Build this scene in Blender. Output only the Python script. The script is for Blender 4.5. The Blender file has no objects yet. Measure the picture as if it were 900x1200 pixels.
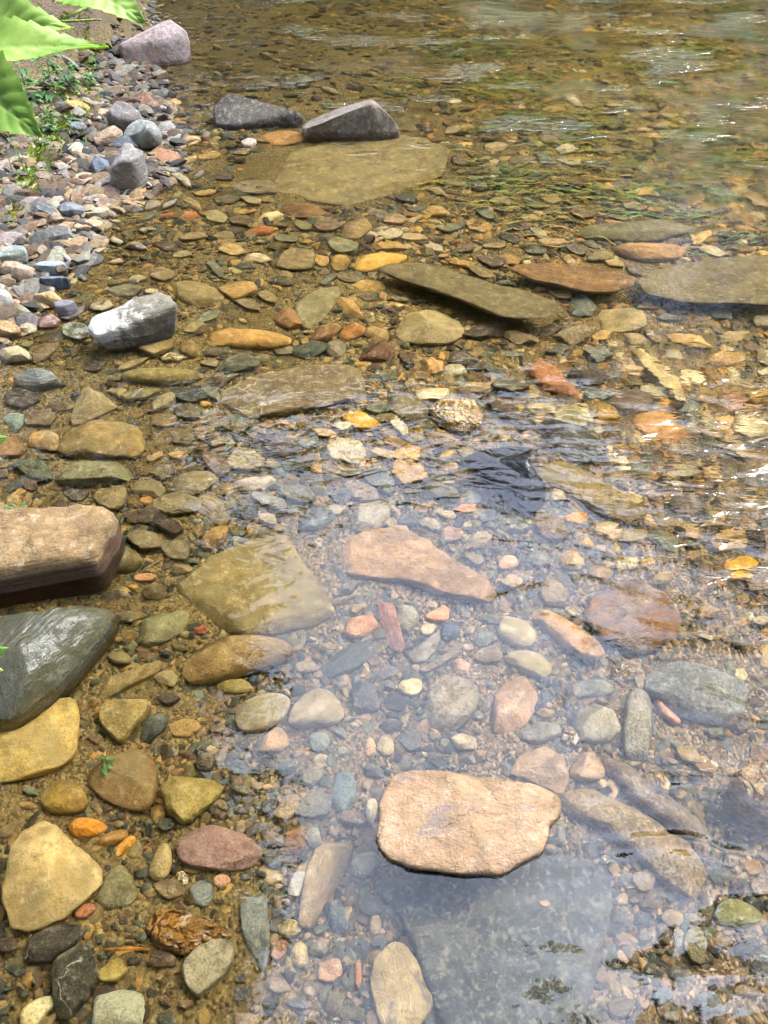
import bpy, bmesh, math, random
import numpy as np
from mathutils import Vector, Matrix, noise
random.seed(7)
rng = np.random.default_rng(11)
scene = bpy.context.scene
COL = scene.collection
PI = math.pi
# ------------------------------------------------------------------ camera
CAM_H, PITCH, FPX = 1.5, 46.0, 906.0
cp, sp = math.cos(math.radians(PITCH)), math.sin(math.radians(PITCH))
cam_d = bpy.data.cameras.new('camera'); cam = bpy.data.objects.new('camera', cam_d); COL.objects.link(cam)
cam.location = (0, 0, CAM_H); cam.rotation_euler = (math.radians(90-PITCH), 0, 0)
cam_d.sensor_fit = 'VERTICAL'; cam_d.sensor_height = 24; cam_d.lens = 24*FPX/1200
cam_d.clip_start = .02; cam_d.clip_end = 500
scene.camera = cam
def ray(px, py):
    a, b = (px-450)/FPX, (600-py)/FPX
    d = Vector((a, cp+b*sp, -sp+b*cp)); d.normalize(); return d
IOR = 1.333
def at(px, py, z):
    """the point at height z seen at this spot, through the bent water surface where z is below it"""
    d = ray(px, py)
    if z >= 0:
        t = (z-CAM_H)/d.z; return Vector((d.x*t, d.y*t, z))
    t = -CAM_H/d.z; p = d*t
    k = 1/IOR; ci = -d.z; ct = math.sqrt(1-k*k*(1-ci*ci))
    r = Vector((d.x*k, d.y*k, -ct)); s = z/r.z
    return Vector((p.x+r.x*s, p.y+r.y*s, z))
def pix(P):
    """where a point above the water is seen"""
    x, y, z = P[0], P[1], P[2]-CAM_H
    dz = y*cp - z*sp; up = y*sp + z*cp
    if dz < 1e-4: return None
    return (450+FPX*x/dz, 600-FPX*up/dz)
def lin(c):
    return tuple(((v/255)/12.92 if v/255 <= .04045 else ((v/255+.055)/1.055)**2.4) for v in c)
# ------------------------------------------------------------------ lie of the land
SY = np.array([-50, 0, 1.2, 1.9, 2.3, 2.86, 3.68, 4.6, 5.2, 6.0, 7.5, 12, 60.])
SX = np.array([-2.6, -2.4, -2.0, -1.62, -1.36, -1.22, -1.06, -1.2, -1.38, -1.6, -1.9, -2.4, -4.])
BX = np.array([-50, 1, 2.0, 3.0, 4.0, 4.9, 5.4, 7., 12, 60])          # foot of the earth bank
BV = np.array([-3.6, -3.4, -2.9, -2.3, -1.95, -1.72, -1.64, -1.85, -2.5, -4.3])
RY = np.array([-50, 0, 3, 6, 12, 60.]); RX = np.array([3.2, 3.2, 4.6, 6.2, 8, 10])   # right bank
def bed(x, y):
    x = np.asarray(x, float); y = np.asarray(y, float)
    s = x - np.interp(y, SY, SX)
    deep = np.interp(s, [-2, -.6, -.3, 0, .25, .7, 1.4, 2.2, 3.2], [.11, .085, .05, 0, -.035, -.075, -.125, -.18, -.26])
    b = np.interp(y, BX, BV) - x
    bank = np.interp(b, [-.05, 0, .12, .3, .7, 2, 8, 40], [0, .02, .2, .38, .5, .9, 2.2, 5])
    r = x - np.interp(y, RY, RX)
    rb = np.interp(r, [0, .5, 1.5, 6, 40], [0, .4, .8, 2, 6])
    z = deep + np.where(b > -.05, bank, 0) + np.where(r > 0, rb, 0)
    z = z + .012*np.sin(3.1*x+1.7*y)*np.cos(2.3*y-1.1*x) + .006*np.sin(9*x-4*y)*np.sin(7*y+2)
    return z
def bed1(x, y): return float(bed(x, y))
def grid_obj(name, xs, ys, zf):
    X, Y = np.meshgrid(xs, ys); Z = zf(X, Y)
    nx, ny = len(xs), len(ys)
    me = bpy.data.meshes.new(name)
    v = np.stack([X.ravel(), Y.ravel(), Z.ravel()], 1)
    i = (np.arange(ny-1)[:, None]*nx + np.arange(nx-1)[None, :]).ravel()
    f = np.stack([i, i+1, i+1+nx, i+nx], 1)
    me.vertices.add(len(v)); me.vertices.foreach_set('co', v.ravel().astype('f4'))
    me.loops.add(f.size); me.loops.foreach_set('vertex_index', f.ravel().astype('i4'))
    me.polygons.add(len(f)); me.polygons.foreach_set('loop_start', np.arange(0, f.size, 4, dtype='i4'))
    me.update(calc_edges=True); me.polygons.foreach_set('use_smooth', np.ones(len(f), bool))
    o = bpy.data.objects.new(name, me); COL.objects.link(o); return o
def raw_mesh(name, v, f, smooth=True, cols=None):
    """v (n,3), f (m,k) arrays -> one mesh; cols (n,3) linear colour per vertex"""
    v = np.asarray(v, 'f4'); f = np.asarray(f, 'i4'); k = f.shape[1]
    me = bpy.data.meshes.new(name)
    me.vertices.add(len(v)); me.vertices.foreach_set('co', v.ravel())
    me.loops.add(f.size); me.loops.foreach_set('vertex_index', f.ravel())
    me.polygons.add(len(f)); me.polygons.foreach_set('loop_start', np.arange(0, f.size, k, dtype='i4'))
    if cols is not None:
        a = me.color_attributes.new('tint', 'FLOAT_COLOR', 'POINT')
        a.data.foreach_set('color', np.concatenate([cols, np.ones((len(v), 1))], 1).astype('f4').ravel())
    me.update(calc_edges=True); me.polygons.foreach_set('use_smooth', np.full(len(f), smooth))
    me.validate(); return me
def link(name, me, mat, parent=None):
    if mat is not None: me.materials.append(mat)
    o = bpy.data.objects.new(name, me); COL.objects.link(o)
    if parent is not None: o.parent = parent
    return o
def tag(o, label=None, cat=None, group=None, kind=None):
    if label: o['label'] = label
    if cat: o['category'] = cat
    if group: o['group'] = group
    if kind: o['kind'] = kind
    return o
# ------------------------------------------------------------------ node helpers
class NT:
    def __init__(s, name):
        s.m = bpy.data.materials.new(name); s.m.use_nodes = True; s.t = s.m.node_tree; s.t.nodes.clear()
        s.out = s.n('ShaderNodeOutputMaterial')
    def n(s, t, **k):
        o = s.t.nodes.new(t)
        for a, v in k.items():
            if a.startswith('i_'):
                o.inputs[a[2:].replace('_', ' ')].default_value = v
            else: setattr(o, a, v)
        return o
    def l(s, a, b): s.t.links.new(a, b)
    def noise(s, vec, scale, detail=4, rough=.55, dist=0):
        o = s.n('ShaderNodeTexNoise'); o.inputs['Scale'].default_value = scale; o.inputs['Detail'].default_value = detail
        o.inputs['Roughness'].default_value = rough; o.inputs['Distortion'].default_value = dist
        if vec is not None: s.l(vec, o.inputs['Vector'])
        return o.outputs['Fac']
    def ramp(s, fac, stops):
        o = s.n('ShaderNodeValToRGB'); r = o.color_ramp
        while len(r.elements) > 1: r.elements.remove(r.elements[0])
        for i, (p, c) in enumerate(stops):
            e = r.elements[0] if i == 0 else r.elements.new(p)
            e.position = p; e.color = (*c, 1) if isinstance(c, tuple) else (c, c, c, 1)
        s.l(fac, o.inputs['Fac']); return o.outputs['Color']
    def mix(s, fac, a, b, mode='MIX'):
        o = s.n('ShaderNodeMix', data_type='RGBA', blend_type=mode)
        for sock, v in ((o.inputs['Factor'], fac), (o.inputs[6], a), (o.inputs[7], b)):
            if hasattr(v, 'links'): s.l(v, sock)
            elif isinstance(v, tuple): sock.default_value = (*v, 1)
            else: sock.default_value = v
        return o.outputs[2]
    def math(s, op, a, b=None, c=None, clamp=False):
        o = s.n('ShaderNodeMath', operation=op, use_clamp=clamp)
        for i, v in enumerate((a, b, c)):
            if v is None: continue
            if hasattr(v, 'links'): s.l(v, o.inputs[i])
            else: o.inputs[i].default_value = v
        return o.outputs[0]
    def maprange(s, v, a, b, c=0., d=1., smooth=True):
        o = s.n('ShaderNodeMapRange', interpolation_type='SMOOTHSTEP' if smooth else 'LINEAR')
        s.l(v, o.inputs[0])
        for i, q in enumerate((a, b, c, d)): o.inputs[i+1].default_value = q
        return o.outputs[0]
    def bump(s, h, strength, dist, normal=None):
        o = s.n('ShaderNodeBump'); o.inputs['Distance'].default_value = dist
        if hasattr(strength, 'links'): s.l(strength, o.inputs['Strength'])
        else: o.inputs['Strength'].default_value = strength
        s.l(h, o.inputs['Height'])
        if normal is not None: s.l(normal, o.inputs['Normal'])
        return o.outputs['Normal']
    def mapping(s, vec, scale=(1, 1, 1), rot=(0, 0, 0), loc=(0, 0, 0)):
        o = s.n('ShaderNodeMapping'); s.l(vec, o.inputs['Vector'])
        o.inputs['Scale'].default_value = scale; o.inputs['Rotation'].default_value = rot; o.inputs['Location'].default_value = loc
        return o.outputs['Vector']
    def vadd(s, a, b):
        o = s.n('ShaderNodeVectorMath', operation='ADD'); s.l(a, o.inputs[0])
        if hasattr(b, 'links'): s.l(b, o.inputs[1])
        else: o.inputs[1].default_value = b
        return o.outputs[0]
    def pbr(s, col, rough, normal=None, spec=.5, **k):
        o = s.n('ShaderNodeBsdfPrincipled')
        for sock, v in ((o.inputs['Base Color'], col), (o.inputs['Roughness'], rough)):
            if hasattr(v, 'links'): s.l(v, sock)
            elif isinstance(v, tuple): sock.default_value = (*v, 1)
            else: sock.default_value = v
        o.inputs['Specular IOR Level'].default_value = spec
        if normal is not None: s.l(normal, o.inputs['Normal'])
        for a, v in k.items(): o.inputs[a.replace('_', ' ')].default_value = v
        s.l(o.outputs[0], s.out.inputs['Surface']); return o
# ------------------------------------------------------------------ materials
def stone_mat(look, dry=False):
    T = NT('stone_'+look+('_dry' if dry else ''))
    oi = T.n('ShaderNodeObjectInfo'); tc = T.n('ShaderNodeTexCoord')
    off = T.math('MULTIPLY', oi.outputs['Random'], 37.0)
    cmb = T.n('ShaderNodeCombineXYZ'); T.l(off, cmb.inputs[0]); T.l(off, cmb.inputs[1]); T.l(off, cmb.inputs[2])
    P = T.vadd(tc.outputs['Object'], cmb.outputs[0])
    base = oi.outputs['Color']
    n1 = T.noise(P, 9, 5, .6, .6); n2 = T.noise(P, 38, 6, .65); n3 = T.noise(P, 190, 4, .6)
    dark = T.mix(1.0, base, (.42, .38, .34), 'MULTIPLY'); lite = T.mix(.32, base, (.62, .55, .42))
    c = T.mix(T.maprange(n1, .3, .6), dark, base); c = T.mix(T.maprange(n2, .5, .7, 0, .85), c, lite); c = T.mix(T.maprange(n2, .48, .34, 0, .6), c, dark)
    warm = T.mix(1.0, base, (.92, .76, .5), 'MULTIPLY')
    c = T.mix(T.maprange(T.noise(P, 17, 4, .6, 1.2), .5, .7, 0, .6), c, warm)
    c = T.mix(T.maprange(n3, .52, .68, 0, .7), c, dark); c = T.mix(T.maprange(n3, .46, .32, 0, .4), c, lite)
    h = T.math('ADD', T.math('MULTIPLY', n2, .7), T.math('MULTIPLY', n3, .35))
    bs, bd = .9, .016
    rough = .55
    if look in ('l', 'w', 't', 'p'):
        Q = T.mapping(P, (6, 17, 60), (0, 0, .1))
        L = T.noise(Q, 1.6, 7, .68, .9)
        c = T.mix(T.maprange(L, .42, .6, 0, .5), c, dark); c = T.mix(T.maprange(L, .6, .72, 0, .4), c, lite)
        h = T.math('ADD', h, T.math('MULTIPLY', L, 1.3)); bd = .014
    if look == 'w':      # pale weathered face at one end
        sx = T.n('ShaderNodeSeparateXYZ'); T.l(tc.outputs['Object'], sx.inputs[0])
        f = T.math('ADD', T.math('MULTIPLY', sx.outputs[0], -4.5), T.math('MULTIPLY', T.math('SUBTRACT', n2, .5), 2.2))
        c = T.mix(T.maprange(f, -.1, .5, 0, .85), c, (.55, .53, .47))
    if look == 't':      # rust stains
        f = T.noise(T.mapping(P, (5, 16, 8)), 1.5, 5, .65, .8)
        c = T.mix(T.maprange(f, .47, .63, 0, .9), c, (.26, .11, .018))
    if look == 's':
        m = T.math('MULTIPLY', T.maprange(T.noise(P, 150, 5, .75), .5, .6), T.maprange(T.noise(P, 9, 5, .65, .5), .34, .52))
        c = T.mix(T.math('MULTIPLY', m, .85), c, (.03, .03, .028)); c = T.mix(T.maprange(T.noise(P, 70, 5, .72), .54, .64, 0, .75), c, lite); c = T.mix(T.maprange(T.noise(T.mapping(P, (2, 7, 4)), 2.6, 5, .65, 1.0), .5, .62, 0, .28), c, lite)
        bd = .014
    if look in ('q', 'v'):
        v = T.n('ShaderNodeTexVoronoi', feature='DISTANCE_TO_EDGE'); v.inputs['Scale'].default_value = 24 if look == 'q' else 10
        Pw = T.n('ShaderNodeMix', data_type='VECTOR'); Pw.inputs['Factor'].default_value = .09
        nz = T.n('ShaderNodeTexNoise'); nz.inputs['Scale'].default_value = 22; nz.inputs['Detail'].default_value = 4; T.l(P, nz.inputs['Vector'])
        T.l(P, Pw.inputs[4]); T.l(nz.outputs['Color'], Pw.inputs[5]); T.l(Pw.outputs[1], v.inputs['Vector'])
        e = v.outputs['Distance']
        if look == 'q':
            m = T.math('MULTIPLY', T.maprange(e, .16, .0), T.maprange(n1, .36, .55)); c = T.mix(m, c, (.30, .13, .02)); h = T.math('ADD', h, T.math('MULTIPLY', T.maprange(e, 0, .35), 1.6)); bd = .02
            c = T.mix(T.maprange(n2, .5, .75, 0, .5), c, (.8, .75, .66))
        else:
            m = T.math('MULTIPLY', T.maprange(e, .03, .0), T.maprange(T.noise(P, 8, 3), .5, .6)); c = T.mix(T.math('MULTIPLY', m, .8), c, (.55, .50, .40))
    if look == 'k':      # ochre skin, dark scuffs, fine cracks
        v = T.n('ShaderNodeTexVoronoi', feature='DISTANCE_TO_EDGE'); v.inputs['Scale'].default_value = 8
        nz = T.n('ShaderNodeTexNoise'); nz.inputs['Scale'].default_value = 14; nz.inputs['Detail'].default_value = 5; T.l(P, nz.inputs['Vector'])
        Pw = T.n('ShaderNodeMix', data_type='VECTOR'); Pw.inputs['Factor'].default_value = .12
        T.l(P, Pw.inputs[4]); T.l(nz.outputs['Color'], Pw.inputs[5]); T.l(Pw.outputs[1], v.inputs['Vector'])
        m = T.math('MULTIPLY', T.maprange(v.outputs['Distance'], .007, .0), T.maprange(T.noise(P, 12, 3), .45, .55))
        c = T.mix(.6, base, c); L = T.noise(T.mapping(P, (6, 14, 20), (0, 0, .12)), 2.4, 7, .7, .9); c = T.mix(T.maprange(L, .5, .66, 0, .45), c, T.mix(1.0, base, (.72, .62, .5), 'MULTIPLY')); h = T.math('ADD', h, L)
        c = T.mix(T.math('MULTIPLY', m, .65), c, (.12, .075, .04))
        g = T.math('MULTIPLY', T.maprange(T.noise(T.mapping(P, (1, 1.6, 1)), 10, 6, .62, 1.0), .57, .66), .75)
        c = T.mix(g, c, (.16, .125, .115))
        h = T.math('SUBTRACT', h, T.math('MULTIPLY', m, 1.2)); bd = .014
    if look == 'f':      # silt and algae film on the top
        g = T.n('ShaderNodeNewGeometry'); sx = T.n('ShaderNodeSeparateXYZ'); T.l(g.outputs['Normal'], sx.inputs[0])
        sl = T.math('MULTIPLY', T.maprange(sx.outputs[2], .5, .95), T.maprange(T.noise(P, 12, 5, .6, .4), .42, .58))
        c = T.mix(T.math('MULTIPLY', sl, .55), c, T.mix(n3, (.10, .075, .024), (.22, .175, .075)))
        rough = .8; bd = .008
    if dry: rough = .75
    if look == 'g':
        c = T.mix(.7, c, base); rough = T.maprange(n2, .3, .7, .10, .24); bd = .005
        h = T.math('ADD', T.math('MULTIPLY', T.noise(T.mapping(P, (1, 5, 2)), 16, 4, .6), 1.6), h)
    if dry:
        g = T.n('ShaderNodeNewGeometry'); sz = T.n('ShaderNodeSeparateXYZ'); T.l(g.outputs['Position'], sz.inputs[0])
        lim = T.math('ADD', sz.outputs[2], T.math('MULTIPLY', T.math('SUBTRACT', n1, .5), .05 if look != 'k' else .014))
        wet = T.maprange(lim, *((.055, .04) if look == 'p' else (.04, .03) if look == 'w' else (.017, .009) if look == 'k' else (.028, .014)))
        c = T.mix(wet, c, T.mix(1.0, c, (.30, .20, .11) if look == 'p' else (.5, .45, .38), 'MULTIPLY')); rough = T.mix(wet, (.8, .8, .8), (.3, .3, .3))
    nrm = T.bump(h, bs, bd)
    T.pbr(c, rough, nrm, .5 if not dry else .35)
    return T.m
MATS = {}
def smat(look, dry=False):
    k = (look, bool(dry))
    if k not in MATS: MATS[k] = stone_mat(look, dry)
    return MATS[k]
def ground_mat():
    T = NT('stream_bed_and_earth')
    g = T.n('ShaderNodeNewGeometry'); P = g.outputs['Position']; sx = T.n('ShaderNodeSeparateXYZ'); T.l(P, sx.inputs[0])
    n1 = T.noise(P, 2.2, 5, .6); n2 = T.noise(P, 14, 6, .65); n3 = T.noise(P, 120, 5, .7)
    v = T.n('ShaderNodeTexVoronoi'); v.inputs['Scale'].default_value = 85; T.l(P, v.inputs['Vector'])
    v2 = T.n('ShaderNodeTexVoronoi'); v2.inputs['Scale'].default_value = 210; T.l(P, v2.inputs['Vector'])
    grit = T.mix(.75, v.outputs['Color'], v2.outputs['Color'])
    bw = T.n('ShaderNodeRGBToBW'); T.l(grit, bw.inputs[0])
    sand = T.ramp(bw.outputs[0], [(.15, lin((64, 54, 32))), (.45, lin((128, 108, 64))), (.62, lin((154, 134, 88))), (.85, lin((194, 172, 126)))])
    mud = T.mix(n2, lin((74, 60, 32)), lin((132, 112, 62)))
    c = T.mix(T.maprange(n1, .35, .62, .25, .8), sand, mud)
    # pale pinkish gravel in the middle of the stream
    mid = T.math('MULTIPLY', T.maprange(sx.outputs[0], -.35, .05), T.maprange(sx.outputs[1], 2.4, 1.6))
    pk = T.ramp(bw.outputs[0], [(.15, lin((60, 50, 44))), (.45, lin((112, 96, 84))), (.62, lin((150, 130, 114))), (.85, lin((200, 178, 158)))])  # kept dark as painted shade between the stones
    c = T.mix(T.math('MULTIPLY', mid, .75), c, pk)
    # bank: dark earth
    c = T.mix(T.maprange(sx.outputs[2], .12, .22), c, T.mix(n2, lin((70, 56, 42)), lin((140, 118, 92))))
    far = T.maprange(T.math('ADD', T.math('ABSOLUTE', sx.outputs[0]), T.math('ABSOLUTE', sx.outputs[1])), 9, 13)
    c = T.mix(T.math('MULTIPLY', far, T.maprange(sx.outputs[2], .05, .2)), c, T.mix(n2, lin((40, 56, 18)), lin((92, 104, 40))))
    # algae film in the far right of the bed
    al = T.math('MULTIPLY', T.maprange(T.math('ADD', sx.outputs[0], T.math('MULTIPLY', sx.outputs[1], .55)), 2.3, 3.2), T.maprange(T.noise(T.mapping(P, (1.2, 4, 1)), 1.4, 5, .6), .42, .62))
    c = T.mix(T.math('MULTIPLY', al, T.maprange(sx.outputs[2], .05, -.02, 0, .7)), c, T.mix(n2, lin((112, 106, 44)), lin((164, 138, 70))))
    h = T.math('ADD', T.math('MULTIPLY', T.maprange(v.outputs['Distance'], 0, .6, 1, 0), .8), T.math('ADD', n2, T.math('MULTIPLY', n3, .4)))
    c = T.mix(1.0, c, (.72, .70, .66), 'MULTIPLY')  # ground colour darkened all over, standing in for shade between the stones
    T.pbr(c, .75, T.bump(h, .8, .012), .3); return T.m
def gravel_mat(name, rough):
    T = NT(name); a = T.n('ShaderNodeAttribute', attribute_name='tint'); g = T.n('ShaderNodeNewGeometry'); P = g.outputs['Position']
    n1 = T.noise(P, 70, 5, .6, .5); n2 = T.noise(P, 260, 4, .6)
    c = T.mix(T.maprange(n1, .36, .62, 0, .5), T.mix(1.0, a.outputs['Color'], (.55, .5, .45), 'MULTIPLY'), a.outputs['Color'])
    c = T.mix(T.maprange(n1, .4, .7), c, a.outputs['Color'])
    c = T.mix(T.maprange(n2, .58, .72, 0, .5), c, T.mix(1.0, a.outputs['Color'], (.45, .4, .36), 'MULTIPLY'))
    T.pbr(c, rough, T.bump(T.math('ADD', n1, n2), .5, .006), .4); return T.m
def leaf_mat(name, ca, cb, scale=30, trans=.5, veins=False):
    T = NT(name); tc = T.n('ShaderNodeTexCoord'); g = T.n('ShaderNodeNewGeometry')
    n = T.noise(tc.outputs['Object'], scale, 4, .6)
    c = T.mix(T.maprange(n, .35, .65), ca, cb)
    if veins:
        a = T.n('ShaderNodeAttribute', attribute_name='tint'); c = T.mix(T.math('MULTIPLY', a.outputs['Fac'], .45), c, lin((200, 216, 140))); c = T.mix(T.maprange(T.noise(tc.outputs['Object'], 90, 3, .6), .66, .72, 0, .8), c, lin((120, 96, 40))); c = T.mix(T.maprange(T.noise(tc.outputs['Object'], 26, 5, .7), .5, .72, 0, .5), c, lin((112, 150, 60)))
    p = T.pbr(c, .4, T.bump(n, .3, .004), .5)
    t = T.n('ShaderNodeBsdfTranslucent'); T.l(T.mix(1.0, c, (1.0, 1.0, .45), 'MULTIPLY'), t.inputs['Color'])
    m = T.n('ShaderNodeMixShader'); m.inputs[0].default_value = trans; T.l(p.outputs[0], m.inputs[1]); T.l(t.outputs[0], m.inputs[2])
    T.l(m.outputs[0], T.out.inputs['Surface']); return T.m
def flat_mat(name, ca, cb, scale=20, rough=.8):
    T = NT(name); tc = T.n('ShaderNodeTexCoord'); n = T.noise(tc.outputs['Object'], scale, 5, .65)
    T.pbr(T.mix(T.maprange(n, .35, .65), ca, cb), rough, T.bump(n, .7, .02), .3); return T.m
# kind, short noun phrase, context, outline px, height m, colour, look, shape, extra
S = []
def st(kind, short, ctx, pts, h, col, look='m', shape='s', **k):
    S.append((kind, short, ctx, pts, h, col, look, shape, k))
def ov(x0, y0, x1, y1, rot=0.0):
    cx, cy, a, b = (x0+x1)/2, (y0+y1)/2, (x1-x0)/2, (y1-y0)/2
    out = []
    for i in range(9):
        t = 2*math.pi*i/9
        r = 1+.07*math.sin(3*t+cx)
        u, v = a*r*math.cos(t), b*r*math.sin(t)
        out.append((cx+u*math.cos(rot)-v*math.sin(rot), cy+u*math.sin(rot)+v*math.cos(rot)))
    return out
OLV=(128,110,62); OCH=(186,142,66); TAN=(190,160,116); GRN=(116,118,92); BLG=(104,114,122); SLT=(74,80,84); RST=(160,92,48)
PNK=(192,148,128); PUR=(140,110,112); QTZ=(222,212,192); DBR=(84,64,42); GRY=(140,136,126); TPE=(152,138,116); BRN=(126,96,60); BLK=(46,46,44); YEL=(206,160,62); CRM=(214,190,150); TEA=(104,124,122)
# ---- far water
st('boulder','smooth mauve boulder','against the earth bank where the stream enters the view',[(135,27),(142,18),(165,16),(200,18),(214,22),(220,32),(212,42),(195,54),(175,59),(160,64),(143,66),(138,48)],.34,(168,148,138),'m','b',top=.26,dry=1)
st('boulder','flat-topped dark brown boulder','standing out of the water beside the pointed boulder',[(248,118),(258,112),(300,108),(330,110),(350,118),(355,126),(345,132),(300,138),(275,143),(252,140)],.3,(74,66,52),'m','b',top=.12,dry=1)
st('boulder','pointed grey-brown boulder','parting the current with its tapered tail',[(352,138),(356,125),(375,115),(405,113),(430,120),(455,133),(470,141),(440,150),(425,150),(395,152),(358,152)],.3,(116,104,90),'m','b',top=.15,dry=1)
st('rock_slab','wide pale submerged slab','spread under water in front of the two dark boulders',[(330,165),(370,152),(430,153),(490,158),(525,175),(520,205),(490,218),(430,243),(380,242),(330,228),(295,218),(285,200)],.075,(134,116,68),'f','s',up=-.022)
st('river_stone','flat orange oval stone','under water just before the flat-topped boulder',[(300,160),(320,152),(345,151),(362,156),(358,165),(335,171),(305,171)],.05,(176,128,62),'m','r')
st('river_stone','small pinkish white block','breaking the surface beside the orange oval stone',[(281,160),(287,155),(298,157),(301,166),(294,172),(284,171)],.07,(212,186,164),'m','a',top=.04)
st('river_stone','thin grey-brown plate','lying under water by the corner of the wide slab',[(262,217),(280,211),(320,211),(331,216),(325,226),(300,229),(270,226)],.04,(140,124,90),'l','s')
st('river_stone','long rust-orange stone','lying level in shallow water off the gravel beach',[(184,252),(200,245),(235,245),(240,251),(225,258),(190,259)],.05,(170,100,50),'m','r')
st('river_stone','bright orange stone','just right of a heap of small dark twiggy stones',[(287,270),(300,262),(320,264),(323,271),(305,277)],.04,(190,112,50),'m','r')
# ---- gravel beach
st('cobble','round charcoal cobble','on top of the gravel pile at the water edge',[(122,130),(128,120),(145,117),(158,122),(168,134),(160,142),(140,145),(126,140)],.13,(124,116,106),'m','r',dry=1,up=.03)
st('cobble','pale grey-green egg stone','leaning on the gravel pile below the charcoal cobble',[(143,152),(155,141),(170,139),(184,145),(190,155),(182,165),(160,164),(146,160)],.12,(150,154,146),'v','r',dry=1,up=.02)
st('cobble','upright grey tombstone slab','propped at the front of the gravel pile',[(125,178),(133,166),(150,165),(160,182),(172,190),(168,200),(160,210),(135,211),(127,198)],.15,(160,154,144),'l','s',dry=1,up=.02)
st('cobble','orange-brown wedge stone','half wet at the tip of the gravel pile',[(175,172),(195,169),(213,180),(208,189),(190,190),(180,182)],.07,(180,124,76),'m','a')
st('cobble','tan plank-shaped stone','leaning up toward the charcoal cobble',[(108,160),(130,146),(142,143),(143,152),(125,162),(112,167)],.07,(176,152,120),'l','a',dry=1,up=.03)
st('cobble','yellow flat beach stone','near the green seedlings on the upper beach',[(70,118),(80,115),(100,122),(108,128),(92,130),(75,125)],.05,(206,164,92),'m','r',dry=1)
st('cobble','long reddish-brown cobble','at the top of the beach beside the water',[(150,112),(158,106),(175,111),(188,122),(180,127),(160,122)],.07,(138,98,72),'m','r',dry=1)
st('cobble','cream upright chip','standing on the beach left of the dark flat stone',[(78,168),(85,160),(96,163),(95,177),(88,181),(80,178)],.07,(208,186,156),'m','a',dry=1)
st('cobble','blue-grey flat beach stone','bearing a tiny green sprout',ov(72,141,103,153),.04,(136,144,148),'m','r',dry=1)
st('cobble','slate-blue block','wedged left of the tombstone slab',[(105,190),(110,180),(125,178),(127,195),(112,201)],.08,(104,114,124),'m','a')
st('cobble','dark flat stone','lying under the egg stone in the gravel pile',[(112,168),(125,160),(150,158),(165,165),(150,172),(125,174)],.06,(92,98,102),'l','r')
st('cobble','shiny dark grey beach stone','beside the bluish wet cobble',[(32,248),(38,236),(55,233),(66,240),(62,249),(45,250),(38,256)],.07,(84,88,88),'m','a')
st('cobble','bluish wet cobble','at the waterline right of the shiny dark stone',[(67,242),(80,234),(95,233),(98,245),(85,251),(70,250)],.06,(112,116,120),'m','a')
st('cobble','grey angular beach stone','pale-edged and lying before the bluish cobble',[(43,272),(65,259),(80,262),(85,272),(65,276),(48,281)],.07,(150,146,140),'m','a',dry=1)
st('cobble','tan flat shore stone','half in the water past the grey angular stone',[(86,268),(105,257),(122,262),(118,269),(100,272),(90,273)],.04,(190,156,112),'m','s')
st('cobble','pale khaki shore plate','at the waterline beyond the tan flat shore stone',[(90,252),(115,243),(130,246),(118,254),(100,255)],.035,(176,166,132),'m','s')
st('cobble','thin steel-grey shore plate','half awash before the tan flat shore stone',[(65,277),(90,274),(110,272),(105,278),(75,283)],.03,(126,136,140),'l','s')
st('cobble','greenish grey flat slab','dry on the beach at the picture edge',[(-6,296),(15,288),(30,290),(32,299),(18,307),(-6,309)],.05,(150,158,148),'m','s',dry=1)
st('cobble','dusty pink-tan block','on the beach before the greenish grey slab',[(8,310),(20,302),(38,306),(36,318),(20,325),(10,322)],.07,(176,150,126),'m','a',dry=1)
st('cobble','light blue flat stone','above the deep blue beach stone',[(40,313),(50,307),(70,306),(80,313),(65,320),(45,319)],.05,(150,164,166),'m','s',dry=1)
st('cobble','deep blue beach stone','wet and lying under the light blue stone',[(46,328),(60,324),(80,327),(83,332),(60,335),(47,333)],.05,(86,100,116),'m','s')
st('cobble','ochre rounded cobble','at the waterline below the deep blue stone',[(37,340),(45,335),(65,342),(75,352),(62,358),(45,355)],.07,(176,144,88),'m','r')
st('cobble','pale grey cobble','cut by the picture edge above the tan edge stone',[(-8,338),(4,333),(14,345),(13,358),(-8,362)],.07,(168,164,154),'m','r',dry=1)
st('cobble','tan edge stone','dry beside mud and cut by the picture edge',[(-8,374),(12,374),(25,384),(22,392),(-8,394)],.06,(166,134,90),'m','r',dry=1)
st('cobble','rust-brown wet stone','beside the purple-grey shore stone',[(42,372),(55,362),(70,370),(65,382),(45,384)],.06,(122,78,48),'m','a')
st('cobble','purple-grey shore stone','wet between the rust-brown stone and dark flake',[(63,358),(80,352),(90,355),(80,366),(68,368)],.05,(124,120,128),'l','s',up=.02)
st('cobble','dark brown wet flake','lying right of the rust-brown stone',[(68,374),(90,360),(104,357),(98,368),(80,377)],.03,(96,78,62),'l','s')
st('river_stone','grey-green shore stone','in the shallows right of the ochre cobble',[(78,345),(95,335),(115,330),(118,345),(105,352),(85,352)],.05,(118,118,98),'l','a')
st('river_stone','long grey-olive stone','under water beside the grey-green shore stone',[(120,335),(130,330),(155,333),(167,340),(160,350),(135,350),(122,346)],.05,(112,104,78),'m','s')
st('river_stone','big smooth olive oval','in the shallows behind the white-fronted slab',[(193,332),(210,326),(235,327),(260,340),(265,350),(255,360),(235,363),(215,357),(200,345)],.08,(136,116,68),'f','r')
st('rock_slab','white-fronted grey slab','tilted out of the shallows with a dark underside',[(104,390),(110,376),(130,370),(150,362),(160,356),(190,350),(205,362),(211,375),(195,382),(180,388),(165,393),(135,402),(115,406)],.11,(124,118,100),'w','u',top=.10,dry=1,tilt=1)
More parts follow.
